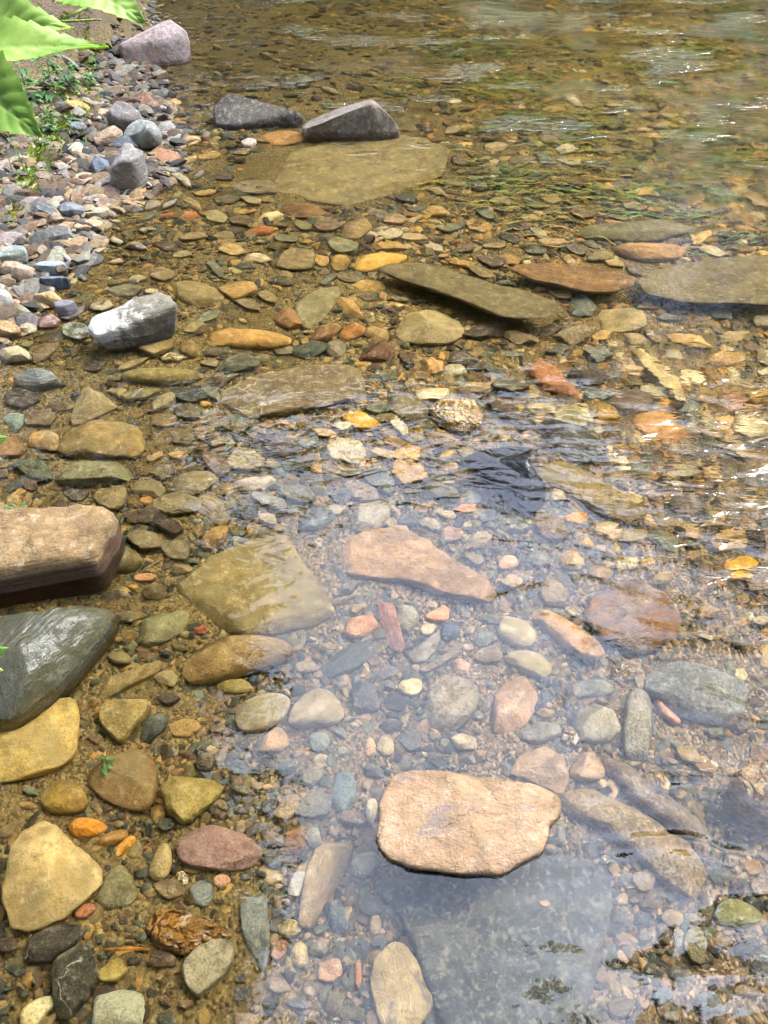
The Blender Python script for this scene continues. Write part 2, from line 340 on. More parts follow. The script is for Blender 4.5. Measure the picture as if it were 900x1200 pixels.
st('river_stone','long ochre loaf-shaped stone','in the shallows right of the white-fronted slab',[(243,395),(250,384),(270,382),(310,384),(340,393),(343,402),(325,407),(280,408),(250,405)],.07,(184,142,70),'m','r')
st('river_stone','upright olive egg','touching the shallows before the white-fronted slab',[(210,400),(218,394),(230,400),(233,413),(226,420),(213,415)],.05,(136,112,62),'m','r')
st('river_stone','mossy olive cigar-shaped stone','lying level below the white quartz scraps',[(140,437),(155,431),(200,429),(238,432),(240,440),(215,450),(170,451),(145,446)],.07,(124,108,50),'f','r')
st('river_stone','layered dark slate wedge','in brown mud near the picture edge',[(13,448),(30,432),(50,431),(75,440),(80,445),(50,452),(30,455)],.06,(118,118,104),'l','a',top=.03)
st('river_stone','split pale khaki stone','pointed at the top and leaning on the big olive stone',[(83,497),(88,458),(98,449),(118,457),(138,472),(125,480),(110,487),(95,497)],.06,(178,160,116),'l','a')
st('river_stone','big domed olive stone','with a straight lower edge above the greenish bar stone',[(65,522),(75,505),(95,492),(115,487),(150,492),(165,500),(174,520),(162,535),(130,537),(80,535),(68,530)],.09,(142,118,66),'f','r')
st('river_stone','greenish bar-shaped stone','lying parallel under the big domed olive stone',[(62,552),(75,542),(110,540),(150,541),(158,550),(150,562),(110,566),(75,570),(65,563)],.07,(120,116,78),'m','s')
st('river_stone','dark green kite-shaped stone','left of the greenish bar stone',[(12,543),(35,535),(50,540),(65,558),(55,567),(35,562)],.04,(92,98,72),'l','s')
st('river_stone','small teal triangle','in the mud at the picture edge',[(0,484),(15,482),(30,485),(25,500),(18,507),(8,497)],.04,(118,136,126),'m','a')
st('river_stone','rust stone in the mud','below the small teal triangle',[(-6,512),(18,511),(30,528),(22,535),(-6,537)],.03,(140,88,44),'f','s')
st('river_stone','olive-green sliver','below the mossy cigar stone',[(140,465),(160,456),(190,455),(172,468),(150,472)],.04,(122,112,62),'m','s')
st('river_stone','pale pointed plate','standing on edge beside the olive-green sliver',[(173,475),(190,462),(205,451),(205,470),(190,478),(178,481)],.05,(168,152,112),'l','a')
st('river_stone','thin khaki blade','above the mossy cigar stone at its left end',[(135,436),(150,424),(175,418),(165,426),(150,434)],.03,(166,146,98),'l','s')
st('river_stone','crumbly white quartz scrap','between the olive egg and the mossy cigar stone',[(186,416),(195,410),(212,412),(220,418),(210,424),(192,424)],.04,(218,204,170),'q','a')
st('river_stone','round yellow coin-like pebble','alone where the sky reflection begins',ov(232,469,248,478),.025,(214,166,84),'m','r')
# ---- left edge
st('boulder','pale-topped tan block','with a dark wet front rising out of the left edge',[(-40,612),(0,602),(60,595),(100,592),(126,594),(138,606),(136,622),(126,640),(116,662),(60,674),(0,688),(-40,698)],.24,(142,116,76),'p','s',top=.085,dry=1,keep=1)
st('boulder','dark wet olive boulder','with a glossy white sheen below the tan block',[(-40,716),(0,708),(50,702),(100,696),(130,692),(126,714),(102,745),(72,785),(40,815),(10,840),(-40,846)],.2,(60,58,38),'g','r',top=.085)
st('rock_slab','yellow-tan flat slab','with brown silt under the dark wet boulder',[(-40,850),(0,845),(30,835),(70,815),(88,817),(92,850),(90,880),(70,900),(20,915),(-40,924)],.06,(190,162,92),'f','s')
st('river_stone','olive arrowhead stone','pointing down beside the yellow-tan slab',[(115,830),(130,820),(174,818),(172,835),(155,855),(142,874),(118,850)],.05,(152,132,74),'m','s')
st('river_stone','black-green slate nugget','right of the olive arrowhead stone',[(165,860),(172,838),(185,830),(197,835),(193,852),(175,872),(165,868)],.04,(66,72,64),'v','a')
st('river_stone','curved olive flake','slanting above the olive arrowhead stone',[(105,808),(130,795),(165,780),(190,773),(185,785),(150,805),(120,822)],.035,(138,118,70),'m','s')
st('river_stone','olive-gold round pebble','above the orange pebble by the cream angular rock',[(44,935),(55,915),(75,910),(95,920),(104,938),(95,952),(70,955),(52,950)],.06,(154,124,48),'f','r')
st('river_stone','bright orange double pebble','above the yellow finger-shaped stone',[(79,965),(90,955),(110,957),(120,963),(128,968),(115,979),(95,983),(82,977)],.04,(212,142,28),'m','r')
st('river_stone','yellow finger-shaped stone','beside the brown bent pebble',[(130,1003),(142,985),(152,977),(160,980),(154,992),(140,1006)],.025,(222,160,30),'m','r')
st('river_stone','brown bent pebble','between the orange double pebble and yellow finger stone',[(113,985),(130,972),(150,970),(148,982),(130,990),(118,993)],.035,(160,120,54),'m','r')
st('boulder','big cream angular rock','under water near the lower left corner',[(0,1045),(10,990),(25,965),(45,953),(60,960),(70,970),(85,985),(115,1010),(119,1030),(100,1050),(75,1075),(30,1092),(10,1085)],.10,(200,174,118),'f','a')
st('river_stone','faceted olive-yellow stone','on dark mud at the edge of the sky reflection',[(185,920),(200,905),(245,902),(262,915),(250,935),(235,950),(215,967),(195,950)],.08,(158,138,72),'m','a')
st('rock_slab','muddy brown hump','half buried left of the faceted olive-yellow stone',[(95,905),(130,880),(170,872),(185,900),(183,940),(165,954),(130,942),(105,925)],.06,(124,96,50),'f','r')
st('rock_slab','purple flat slab','with a brown left end at the edge of the sky reflection',[(205,990),(220,970),(250,965),(290,975),(310,995),(300,1015),(270,1022),(230,1020),(210,1010)],.04,(142,110,100),'m','s')
st('river_stone','tan teardrop pebble','left of the purple flat slab',[(173,1022),(180,1000),(192,983),(201,995),(200,1020),(190,1033),(178,1032)],.035,(166,144,88),'m','r')
st('river_stone','tiny white quartz lump','between the tan teardrop and the pink oval',[(206,1024),(213,1019),(221,1028),(219,1036),(209,1037)],.02,(232,226,206),'q','a')
st('river_stone','salmon-pink oval pebble','below the purple flat slab',ov(250,1023,270,1041,-.2),.025,(220,168,136),'m','r')
st('river_stone','round blue-grey pebble','left of the salmon-pink oval',ov(221,1028,251,1064),.03,(128,134,128),'m','r')
st('river_stone','green-brown trapezoid stone','right of the big cream angular rock',[(112,1055),(125,1020),(140,1008),(155,1025),(162,1050),(150,1062),(125,1065)],.04,(122,114,76),'m','a')
st('rock_slab','black-green pointed rock','standing at the bottom left between pale stones',[(57,1125),(80,1105),(100,1100),(115,1140),(105,1165),(80,1197),(65,1197)],.07,(66,64,44),'v','a')
st('rock_slab','black veined rock','behind the black-green pointed rock',[(25,1110),(45,1085),(75,1078),(100,1085),(85,1108),(55,1130),(30,1128)],.05,(58,54,40),'v','a')
st('river_stone','craggy rust and yellow rock','full of holes above the grey shield stone',[(168,1085),(178,1063),(200,1060),(240,1070),(262,1085),(273,1095),(250,1105),(215,1120),(185,1112)],.07,(164,118,48),'q','a')
st('river_stone','grey shield-shaped stone','under the craggy rust and yellow rock',[(213,1130),(230,1108),(255,1098),(275,1105),(273,1130),(252,1155),(232,1171),(218,1155)],.05,(150,140,112),'m','s')
st('river_stone','pale blue-white square block','at the bottom edge under the olive diamond',[(108,1165),(140,1157),(170,1160),(166,1208),(108,1208)],.05,(172,172,142),'v','a')
st('river_stone','cream bean-shaped stone','at the bottom edge left of the black-green rock',[(22,1185),(38,1170),(58,1163),(63,1175),(50,1190),(45,1208),(24,1208)],.045,(206,194,146),'m','r')
st('river_stone','olive diamond stone','above the pale blue-white square block',[(112,1145),(130,1125),(142,1122),(151,1138),(138,1151),(120,1151)],.03,(170,148,72),'m','s')
st('river_stone','small brick-red stone','under the corner of the big cream angular rock',[(87,1070),(97,1058),(110,1057),(112,1066),(100,1076),(90,1076)],.03,(170,104,64),'m','r')
st('rock_slab','large silty olive slab','with a dark patch where the sky reflection breaks off',[(200,695),(240,655),(290,625),(345,613),(370,645),(392,690),(397,720),(370,742),(330,742),(290,747),(240,738),(212,718)],.04,(128,110,60),'f','s')
st('boulder','olive-brown oval boulder','half in the sky reflection below the silty slab',[(210,785),(225,760),(250,745),(290,738),(335,745),(348,760),(328,775),(290,787),(265,797),(235,803),(218,800)],.08,(136,108,54),'m','r')
st('river_stone','small mossy pebble','tucked under the olive-brown oval boulder',[(250,803),(270,793),(290,794),(298,808),(282,815),(260,812)],.03,(140,118,50),'f','r')
st('river_stone','green-grey wedge stone','between the dark wet boulder and the silty slab',[(158,752),(165,725),(190,710),(222,712),(215,735),(195,752),(170,759)],.05,(126,120,80),'m','a')
st('river_stone','mossy green lump','nestled against the right end of the tan block',[(126,665),(135,640),(145,632),(160,645),(168,655),(155,668),(135,672)],.07,(110,98,52),'f','r')
st('river_stone','leaning brown stone','at the left shore of the sky reflection',[(232,640),(240,620),(262,608),(270,618),(262,632),(245,646)],.05,(146,112,48),'m','r')
st('river_stone','tiny red pebble','on the silty slab above the oval boulder',ov(226,731,244,743),.02,(156,84,50),'m','r')
st('river_stone','dark striped pebble','between the mossy lump and the silty slab',[(165,690),(178,680),(192,683),(196,696),(182,704),(168,701)],.035,(112,98,56),'l','r')
st('river_stone','pink-tan flat flake','below the mossy green lump',[(156,676),(172,670),(184,674),(178,682),(160,682)],.02,(178,130,90),'m','s')
# ---- sky-reflection middle
st('rock_slab','long tan leaf-shaped slab','lying diagonally under the round grey stone',[(395,652),(408,627),(440,617),(470,615),(510,640),(550,668),(592,698),(575,707),(530,701),(480,682),(440,679),(405,673)],.05,(178,140,98),'l','s')
st('river_stone','round pale grey stone','at the head of the long tan leaf-shaped slab',[(409,606),(420,588),(440,582),(456,590),(457,606),(446,619),(425,625),(412,618)],.05,(160,150,132),'m','r')
st('river_stone','blue slate oval','slanting above the dark cracked block',[(374,787),(385,768),(410,752),(435,749),(442,758),(430,775),(405,790),(385,797)],.035,(92,98,100),'l','r')
st('river_stone','orange-tan rounded stone','left of the reddish-brown stick-like stone',[(402,741),(408,723),(425,717),(440,718),(446,732),(430,746),(412,750)],.04,(196,142,96),'m','r')
st('river_stone','reddish-brown stick-like stone','pointing down between orange and grey pebbles',[(440,700),(458,694),(465,720),(476,760),(468,769),(455,756),(447,730)],.03,(160,112,96),'l','s')
st('river_stone','grey round stone with cream rim','right of the stick-like stone',[(463,730),(466,710),(475,704),(490,712),(492,728),(481,742),(470,739)],.035,(136,130,112),'m','r')
st('river_stone','orange triangle stone','alone right of the cream-rimmed grey stone',[(496,724),(520,708),(528,712),(526,728),(512,730)],.025,(212,142,92),'m','s')
st('river_stone','grey broad pebble','left of the taupe wedge stone',[(272,841),(280,822),(310,808),(335,810),(341,822),(330,845),(305,859),(282,859)],.05,(158,146,122),'f','r')
st('river_stone','taupe wedge stone','with a dark lower edge beside the grey broad pebble',[(336,846),(345,820),(365,804),(390,802),(406,836),(395,849),(360,854),(345,853)],.055,(152,136,114),'f','r')
st('river_stone','dark cracked block','right of the taupe wedge stone',[(413,836),(411,800),(425,790),(440,800),(446,830),(430,839)],.04,(84,82,84),'v','a')
st('river_stone','tan buried stone','below the grey broad pebble',[(298,881),(315,855),(330,848),(341,870),(330,883)],.03,(180,146,108),'m','r')
st('river_stone','blue-green pebble','below the taupe wedge stone',ov(361,855,387,881),.03,(124,132,122),'m','r')
st('river_stone','taupe thumb-shaped pebble','right of the narrow tan pebble',ov(441,858,463,888),.03,(158,142,116),'m','r')
st('river_stone','narrow tan pebble','left of the taupe thumb-shaped pebble',ov(426,862,441,889),.025,(188,150,112),'m','r')
st('river_stone','teal upright pebble','left of the big tan brick-like block',[(388,941),(392,908),(400,900),(415,905),(418,930),(408,951),(395,954)],.04,(100,116,120),'m','r')
st('river_stone','blue-grey fan-shaped stone','left of the teal upright pebble',[(341,956),(355,935),(375,923),(389,940),(386,956),(365,961)],.03,(116,116,112),'m','s')
st('river_stone','brown dusty stone','left of the blue-grey fan-shaped stone',[(318,957),(335,932),(352,930),(350,950),(335,965)],.03,(140,118,86),'m','s')
st('river_stone','mauve grey slate piece','between the blue slate oval and the cream pebble',[(438,795),(450,776),(466,780),(470,788),(448,797)],.025,(122,110,112),'l','a')
st('river_stone','cream oval pebble','above the sparkling grey-brown slab',ov(466,791,497,815),.035,(216,194,148),'m','r')
st('river_stone','sparkling grey-brown slab','under the cream oval pebble',[(492,846),(505,805),(520,792),(560,793),(564,815),(555,840),(530,859),(505,856)],.045,(132,118,98),'s','s')
st('river_stone','pink-tan angular stone','right of the sparkling grey-brown slab',[(577,856),(580,815),(595,792),(615,786),(633,812),(625,835),(610,856),(590,863)],.06,(188,152,124),'m','a')
st('river_stone','cream flat oval stone','left of the tan log-shaped stone',[(582,735),(595,717),(615,725),(631,742),(625,757),(600,759),(588,750)],.045,(176,160,126),'f','r')
st('river_stone','grey-tan wedge stone','below the cream flat oval stone',[(589,770),(605,758),(635,763),(651,780),(640,796),(622,791),(605,782)],.045,(160,144,112),'f','r')
st('rock_slab','tan log-shaped stone','lying diagonally left of the purple rusty slab',[(616,712),(630,706),(660,724),(690,744),(713,765),(700,776),(670,766),(640,736)],.06,(178,136,92),'m','r')
st('rock_slab','purple rusty slab','streaked with orange stain at the edge of the glare',[(683,722),(700,690),(730,671),(760,680),(790,705),(804,725),(790,751),(760,766),(720,761),(695,746)],.05,(134,108,92),'t','s')
st('boulder','broad speckled grey stone','beside deep dark water on the right',[(753,790),(770,772),(800,767),(850,780),(881,795),(883,815),(868,836),(845,850),(815,842),(780,827),(760,809)],.09,(118,120,116),'s','r')
st('river_stone','speckled grey pillar-shaped stone','upright left of the pink wedge stone',[(729,862),(734,815),(745,801),(760,805),(767,830),(763,870),(758,894),(742,898),(733,886)],.05,(138,130,114),'s','r')
st('river_stone','pink wedge stone','between the pillar-shaped and broad speckled stones',[(764,808),(778,804),(786,825),(801,844),(790,851),(775,836)],.04,(196,140,112),'m','r')
st('river_stone','light grey square stone','left of the speckled pillar-shaped stone',[(675,851),(678,828),(700,821),(722,830),(728,855),(715,869),(695,871),(680,869)],.045,(150,144,130),'m','a')
st('river_stone','dark-sided grey stone','below the pink-tan angular stone',[(602,863),(630,840),(657,847),(659,861),(630,873)],.045,(128,122,112),'m','a')
st('river_stone','cracked tan boulder stone','touching the top right of the tan brick-like block',[(596,906),(610,880),(640,869),(662,885),(668,911),(660,932),(640,922),(615,912)],.06,(178,150,124),'m','a')
st('river_stone','tan tilted loaf stone','right of the cracked tan boulder stone',[(666,906),(675,885),(690,877),(705,890),(712,909),(695,919),(675,917)],.05,(174,144,114),'m','r')
st('river_stone','bluish cracked stone','above the light grey square stone',[(672,805),(690,790),(715,792),(722,808),(700,818),(680,818)],.04,(130,130,124),'m','a')
st('river_stone','pale jumbled quartz stone','between the pillar-shaped stone and tan log-shaped stone',[(715,785),(730,770),(752,772),(758,788),(740,797),(722,797)],.035,(186,176,152),'q','a')
st('river_stone','white glassy quartz chip','right of the dark-sided grey stone',[(657,868),(664,848),(672,850),(680,868),(676,874),(664,873)],.03,(214,204,190),'q','a')
st('river_stone','orange-brown triangle pebble','in the glare just above the sparkling slab',[(528,776),(540,768),(552,775),(548,790),(534,792)],.025,(168,128,100),'m','a')
st('river_stone','grey flat tile stone','left of the dark navy pebble',[(478,768),(500,750),(516,738),(518,752),(500,778),(484,778)],.025,(142,132,118),'l','s')
st('river_stone','dark navy pebble','below the orange triangle stone',[(516,740),(522,728),(538,730),(542,742),(532,750),(520,752)],.03,(76,84,104),'m','r')
st('river_stone','twisted striped slate','right of the grey flat tile stone',[(488,788),(510,775),(540,752),(543,762),(520,780),(500,790)],.025,(128,112,96),'l','s')
# ---- lower middle and right
st('boulder','big tan brick-like block','dry and cracked on the grey slab in the middle',[(441,985),(443,945),(455,915),(470,902),(520,905),(580,912),(632,921),(652,931),(659,944),(655,960),(643,972),(639,990),(632,1007),(602,1023),(585,1034),(530,1032),(480,1025),(455,1013),(445,1001)],.11,(146,119,90),'k','u',top=.02,dry=1,keep=1,zb=-.075)
st('rock_slab','large dark grey slab','under the tan brick-like block',[(437,1040),(470,1022),(560,1010),(630,1003),(680,1000),(726,1013),(722,1060),(707,1120),(692,1190),(682,1245),(560,1245),(515,1200),(490,1130),(470,1075)],.055,(62,67,69),'s','s')
st('rock_slab','brown-olive ridge stone','curving down through the white glare',[(640,925),(690,919),(740,940),(790,975),(825,1005),(836,1040),(815,1056),(785,1041),(745,1001),(700,966),(655,946)],.07,(138,114,72),'s','r')
st('rock_slab','dark slanted rib stone','parallel above the brown-olive ridge stone',[(702,888),(720,884),(760,911),(800,944),(832,975),(815,986),(770,961),(725,921)],.06,(120,102,84),'s','r')
st('boulder','craggy cream rock','breaking the surface at the right edge',[(866,910),(878,885),(900,870),(940,890),(935,965),(900,968),(880,950)],.16,(186,156,106),'q','a',top=.03)
st('river_stone','green-grey oval pebble','near the lower right corner beside a maroon stone',[(834,1075),(845,1050),(870,1047),(894,1065),(896,1080),(870,1089),(845,1086)],.045,(128,128,92),'m','r')
st('river_stone','small maroon stone','above the green-grey oval pebble',[(853,1046),(858,1032),(870,1030),(875,1044),(864,1050)],.025,(70,50,48),'m','a')
st('river_stone','sharp white chip','left of the lower right pebbles',[(789,1090),(795,1082),(804,1095),(803,1109),(794,1110)],.02,(224,226,214),'q','a')
st('river_stone','small white pebble','on the blue glare above the dark grey slab',[(704,1003),(709,997),(716,1002),(714,1012),(706,1013)],.02,(224,216,196),'q','r',up=.05)
st('river_stone','yellow-white chip on the ridge','on the dark slanted rib stone',[(768,911),(776,906),(786,915),(784,924),(772,922)],.02,(226,206,150),'q','a',up=.06)
st('river_stone','olive flat pebble','below the sharp white chip',[(805,1090),(820,1085),(828,1105),(822,1130),(808,1125),(800,1108)],.03,(134,126,96),'m','s')
st('rock_slab','long blue-grey slate','pointing down left of the tan layered plank stone',[(279,1047),(300,1034),(313,1050),(317,1100),(312,1152),(300,1141),(285,1100)],.03,(124,128,124),'l','s')
st('rock_slab','tan layered plank stone','upright left of the white-grey nugget',[(348,1085),(358,1020),(374,985),(400,976),(413,985),(409,1010),(395,1040),(378,1065),(364,1092)],.035,(176,152,114),'l','s')
st('river_stone','white-grey nugget','touching the left end of the tan brick-like block',[(409,1011),(420,996),(438,993),(447,1006),(440,1019),(425,1031),(412,1026)],.045,(176,172,162),'v','a')
st('river_stone','pale grey domino-shaped stone','left of the tan layered plank stone',[(336,1050),(343,1022),(361,1021),(354,1045),(350,1053)],.02,(160,154,146),'m','s')
st('river_stone','dark blue angular stone','right of the tan layered plank stone',[(383,1078),(386,1055),(398,1050),(412,1075),(405,1094),(392,1096)],.03,(84,92,102),'m','a')
st('river_stone','speckled tan shield stone','at the bottom left edge of the dark grey slab',[(440,1120),(460,1102),(475,1105),(492,1130),(510,1175),(490,1205),(445,1205),(432,1150)],.03,(170,150,112),'k','s')
st('river_stone','olive-tan pebble','below the grey domino-shaped stone',[(325,1088),(335,1074),(350,1078),(355,1090),(342,1099),(328,1098)],.03,(166,148,100),'m','r')
st('river_stone','pale buff pebble','below the olive-tan pebble',ov(340,1100,362,1136),.03,(184,164,122),'m','r')
st('river_stone','pinkish flat stone','below the dark blue angular stone',[(370,1150),(376,1126),(398,1122),(402,1142),(390,1153)],.025,(178,138,108),'m','s')
st('river_stone','rosy brown small stone','beside the pinkish flat stone on its left',[(317,1120),(326,1102),(337,1102),(334,1120),(324,1128)],.025,(190,142,112),'m','s')
st('river_stone','narrow rust pebble','between the buff pebble and the shield stone',ov(415,1122,424,1160),.02,(176,122,82),'m','r')
st('river_stone','taupe egg pebble','left of the shadowed edge of the grey slab',ov(432,1068,447,1098),.025,(160,140,108),'m','r')
st('river_stone','brown-red rough stone','above the pale grey domino-shaped stone',[(330,1000),(334,975),(350,966),(362,985),(352,1000)],.03,(156,112,84),'m','a')
st('river_stone','grey cube-like stone','right of the brown-red rough stone',[(353,985),(358,966),(374,968),(377,990),(368,994)],.03,(152,148,140),'m','a')
st('river_stone','pale sliver stone','between the teal pebble and the brick-like block',[(428,950),(430,935),(440,933),(443,945),(438,965),(431,965)],.025,(198,184,164),'m','r')
# ---- mid band
st('rock_slab','long grey-green slab','slanting with a deep black gap under its lower edge',[(442,317),(458,309),(490,307),(530,318),(580,335),(620,345),(650,358),(661,370),(640,378),(590,377),(560,363),(520,346),(470,330)],.07,(120,106,66),'l','u',up=.08)
st('rock_slab','layered rusty slab','right of the long grey-green slab',[(593,314),(620,309),(680,311),(720,318),(743,328),(741,340),(720,347),(690,348),(650,336),(620,329)],.08,(136,100,54),'l','u',up=.04)
st('boulder','wide smooth olive boulder','under rippled water at the right edge',[(744,330),(765,320),(810,308),(860,302),(930,296),(940,352),(900,363),(860,360),(800,360),(755,349)],.09,(94,78,42),'f','u',up=.05)
st('boulder','long mossy boulder','under rippled water beyond the ochre boulder',[(664,270),(700,262),(740,258),(800,252),(816,260),(806,275),(770,283),(720,283),(680,280)],.09,(102,92,50),'f','r')
st('boulder','ochre submerged boulder','between the mossy boulder and the smooth olive boulder',[(714,288),(740,281),(790,282),(806,290),(800,300),(770,307),(740,304)],.10,(176,132,72),'m','r')
st('rock_slab','square tan flat stone','under the dark edge of the smooth olive boulder',[(696,375),(705,358),(735,356),(756,368),(759,385),(730,392),(705,387)],.06,(158,134,82),'f','s')
st('rock_slab','pale tan diagonal beam-shaped stone','with a pink lower end in rippled water',[(741,412),(755,404),(775,425),(800,455),(814,470),(800,475),(780,461),(758,436)],.08,(182,158,100),'m','s')
st('river_stone','bright rust stone','left of the pale diagonal beam-shaped stone',[(618,430),(628,420),(642,417),(655,432),(668,448),(683,461),(672,466),(650,463),(630,453)],.06,(156,100,50),'m','r')
st('river_stone','craggy white and yellow quartz rock','gleaming in the middle of the stream',[(504,476),(520,460),(540,456),(562,464),(571,480),(563,498),(545,508),(520,501),(508,491)],.09,(226,200,146),'q','a')
st('river_stone','pale flat stone','touching the craggy quartz rock on its left',[(484,463),(500,456),(530,455),(518,468),(495,473)],.03,(186,170,126),'m','s')
st('boulder','tan angular stone','with an olive face below the long grey-green slab',[(461,386),(475,365),(510,357),(541,370),(546,390),(530,403),(490,404),(467,398)],.09,(158,138,92),'m','a')
st('river_stone','yellow potato-shaped stone','above the left tip of the long grey-green slab',[(410,308),(425,298),(450,293),(475,295),(479,302),(455,313),(430,320),(416,319)],.06,(208,160,66),'m','r')
st('river_stone','olive diamond-shaped plate','under water before the wide pale slab',[(398,270),(410,255),(428,253),(438,268),(420,281),(405,279)],.04,(146,118,64),'m','s')
st('river_stone','tan lens-shaped stone','just beyond the yellow potato-shaped stone',[(433,288),(445,282),(470,283),(478,290),(460,294),(440,293)],.04,(178,138,72),'m','s')
st('river_stone','olive four-cornered plate','left of the small yellow block',[(321,314),(335,290),(360,285),(370,292),(368,315),(345,318)],.04,(132,112,68),'m','s')
st('river_stone','olive-yellow oval','between the small yellow block and the potato-shaped stone',ov(386,294,410,318),.05,(166,132,62),'m','r')
st('river_stone','small yellow block','right of the olive four-cornered plate',[(367,308),(370,298),(384,296),(386,306),(378,312)],.04,(196,154,82),'m','a')
st('river_stone','grey-green plate','above the olive-yellow oval',[(383,282),(400,278),(421,285),(418,294),(400,298),(388,293)],.03,(124,120,82),'m','s')
st('river_stone','flat brown block','under water at the front of the wide pale slab',[(324,240),(350,233),(375,240),(385,247),(370,255),(340,255)],.06,(146,108,58),'l','a')
st('river_stone','pale cream wedge stone','left of the flat brown block',[(301,257),(312,247),(328,244),(333,250),(318,260),(305,261)],.04,(204,180,128),'m','a')
st('rock_slab','green-grey triangular plate','pointing down beside the brown nugget',[(344,358),(370,340),(395,332),(401,345),(380,370),(362,387),(350,379)],.04,(126,116,76),'f','s')
st('river_stone','brown nugget','left of the green-grey triangular plate',[(319,369),(335,355),(350,362),(356,378),(340,386),(325,379)],.06,(142,100,54),'m','a')
st('river_stone','brown cigar stone','below the green-grey triangular plate',[(359,399),(375,382),(395,375),(401,382),(385,397),(368,404)],.05,(136,98,48),'m','r')
st('river_stone','orange-brown chunk','right of the brown cigar stone',[(397,395),(402,380),(416,375),(430,382),(424,392),(408,398)],.05,(182,120,52),'m','a')
st('river_stone','dark chocolate stone','between the orange-brown chunk and the tan angular stone',[(417,421),(430,402),(450,395),(464,408),(461,421),(440,424)],.05,(98,62,36),'m','a')
st('river_stone','small grey nub','left of the dark chocolate stone',ov(381,395,406,420),.05,(118,106,84),'m','r')
st('river_stone','yellow flat fish-shaped stone','left of the black gap under the long slab',[(407,336),(425,327),(450,330),(456,338),(430,343)],.03,(190,150,74),'m','s')
st('rock_slab','veined brown bedrock slab','mottled and low at the head of the sky reflection',[(245,470),(300,440),(360,428),(420,427),(437,445),(422,462),(380,477),(330,488),(280,493),(248,486)],.05,(118,100,66),'v','s')
st('river_stone','bright yellow leaf-shaped stone','at the head of the sky reflection',[(396,480),(405,474),(425,480),(447,492),(447,502),(425,506),(405,495)],.03,(204,156,40),'m','s')
st('river_stone','yellow-tan four-sided stone','in the gravel left of the pale oval',[(494,426),(505,417),(519,422),(520,433),(508,438),(498,436)],.035,(194,150,84),'m','a')
st('river_stone','pale oval pebble','above the bright gravel near the quartz rock',ov(518,425,549,443),.03,(168,156,118),'m','r')
st('river_stone','olive triangular flake','just beyond the craggy quartz rock',[(520,455),(545,445),(585,447),(575,458),(555,462)],.03,(150,124,76),'m','s')
st('boulder','black rough rock','in shadow at the upper edge of the sky reflection',[(544,515),(570,507),(610,504),(627,520),(614,545),(642,575),(637,591),(610,582),(580,556),(560,536)],.08,(20,18,15),'g','a',top=.045)
st('boulder','dark mottled rock','right of the black rough rock',[(624,495),(650,486),(690,500),(717,525),(706,546),(670,536),(640,516)],.08,(66,56,38),'s','a')
st('rock_slab','long olive ridge','under rippled water below the dark mottled rock',[(626,545),(650,534),(700,554),(745,584),(762,605),(740,616),(700,601),(660,576)],.07,(134,112,62),'m','r')
st('river_stone','yellow-ochre stone','left of the flat orange plate in rippled water',[(696,485),(705,473),(722,478),(731,492),(718,500),(704,497)],.05,(178,136,52),'m','r')
st('rock_slab','flat orange plate','in rippled water below the diagonal beam-shaped stone',[(734,490),(760,477),(790,490),(817,512),(795,523),(760,516)],.04,(182,130,62),'m','s')
st('river_stone','brick-pink stone','in rippled water near the right edge',[(838,478),(850,464),(868,463),(876,476),(862,486),(846,486)],.05,(156,112,86),'m','r')
st('river_stone','dull green oval','below the flat orange plate',ov(736,544,767,560),.03,(110,112,78),'m','r')
st('river_stone','ochre egg-shaped pebble','below the long olive ridge',ov(660,597,691,613),.035,(202,150,76),'m','r')
st('river_stone','bright yellow pebble','below the ochre egg-shaped pebble',ov(681,628,699,641),.03,(224,178,62),'m','r')
st('river_stone','big golden stone','under rippled water at the right edge',[(850,672),(858,655),(872,651),(890,664),(884,678),(866,684)],.05,(224,168,24),'m','r')
st('river_stone','green-grey submerged block','right of the tail of the layered slab',[(669,346),(690,345),(701,357),(691,371),(672,369)],.06,(116,120,104),'m','a')
st('river_stone','pale flat green stone','below the bright rust stone',[(646,488),(665,473),(690,477),(698,492),(680,501),(660,498)],.03,(158,146,98),'m','s')
st('river_stone','salmon oval pebble','right of the long tan leaf-shaped slab',ov(583,649,609,668,-.3),.03,(204,158,124),'m','r')
st('river_stone','taupe flat pebble','beyond the salmon oval pebble',[(544,640),(555,625),(570,619),(579,628),(570,640),(552,644)],.03,(158,138,106),'m','r')
st('river_stone','mauve brown pebble','left of the taupe flat pebble',[(514,625),(525,612),(540,616),(546,628),(535,636),(520,635)],.03,(150,118,104),'m','r')
st('river_stone','rusty plaque','on the speckled streak left of the salmon oval pebble',[(528,600),(540,590),(556,589),(560,598),(545,605)],.025,(186,126,84),'m','s')
st('river_stone','brown oval stone','beside the head of the tan log-shaped stone',[(628,695),(645,676),(662,682),(670,700),(655,711),(640,708)],.035,(132,108,72),'s','r')
st('river_stone','cream bobbly pebble','between the log-shaped stone and the purple slab',[(660,712),(668,706),(680,718),(678,727),(668,722)],.025,(206,188,142),'q','r')
st('river_stone','small cream chip','lying on the right edge of the large dark grey slab',[(722,1052),(730,1044),(738,1052),(735,1062),(725,1062)],.018,(206,176,138),'m','a')
st('river_stone','narrow cream splinter','right of the large dark grey slab in the glare',[(722,1115),(728,1112),(737,1124),(733,1128),(724,1121)],.015,(214,182,138),'m','s')
st('river_stone','tiny tan flake','lying on top of the large dark grey slab',[(632,1056),(640,1054),(646,1059),(641,1063),(634,1061)],.008,(168,136,104),'m','s',up=.055)
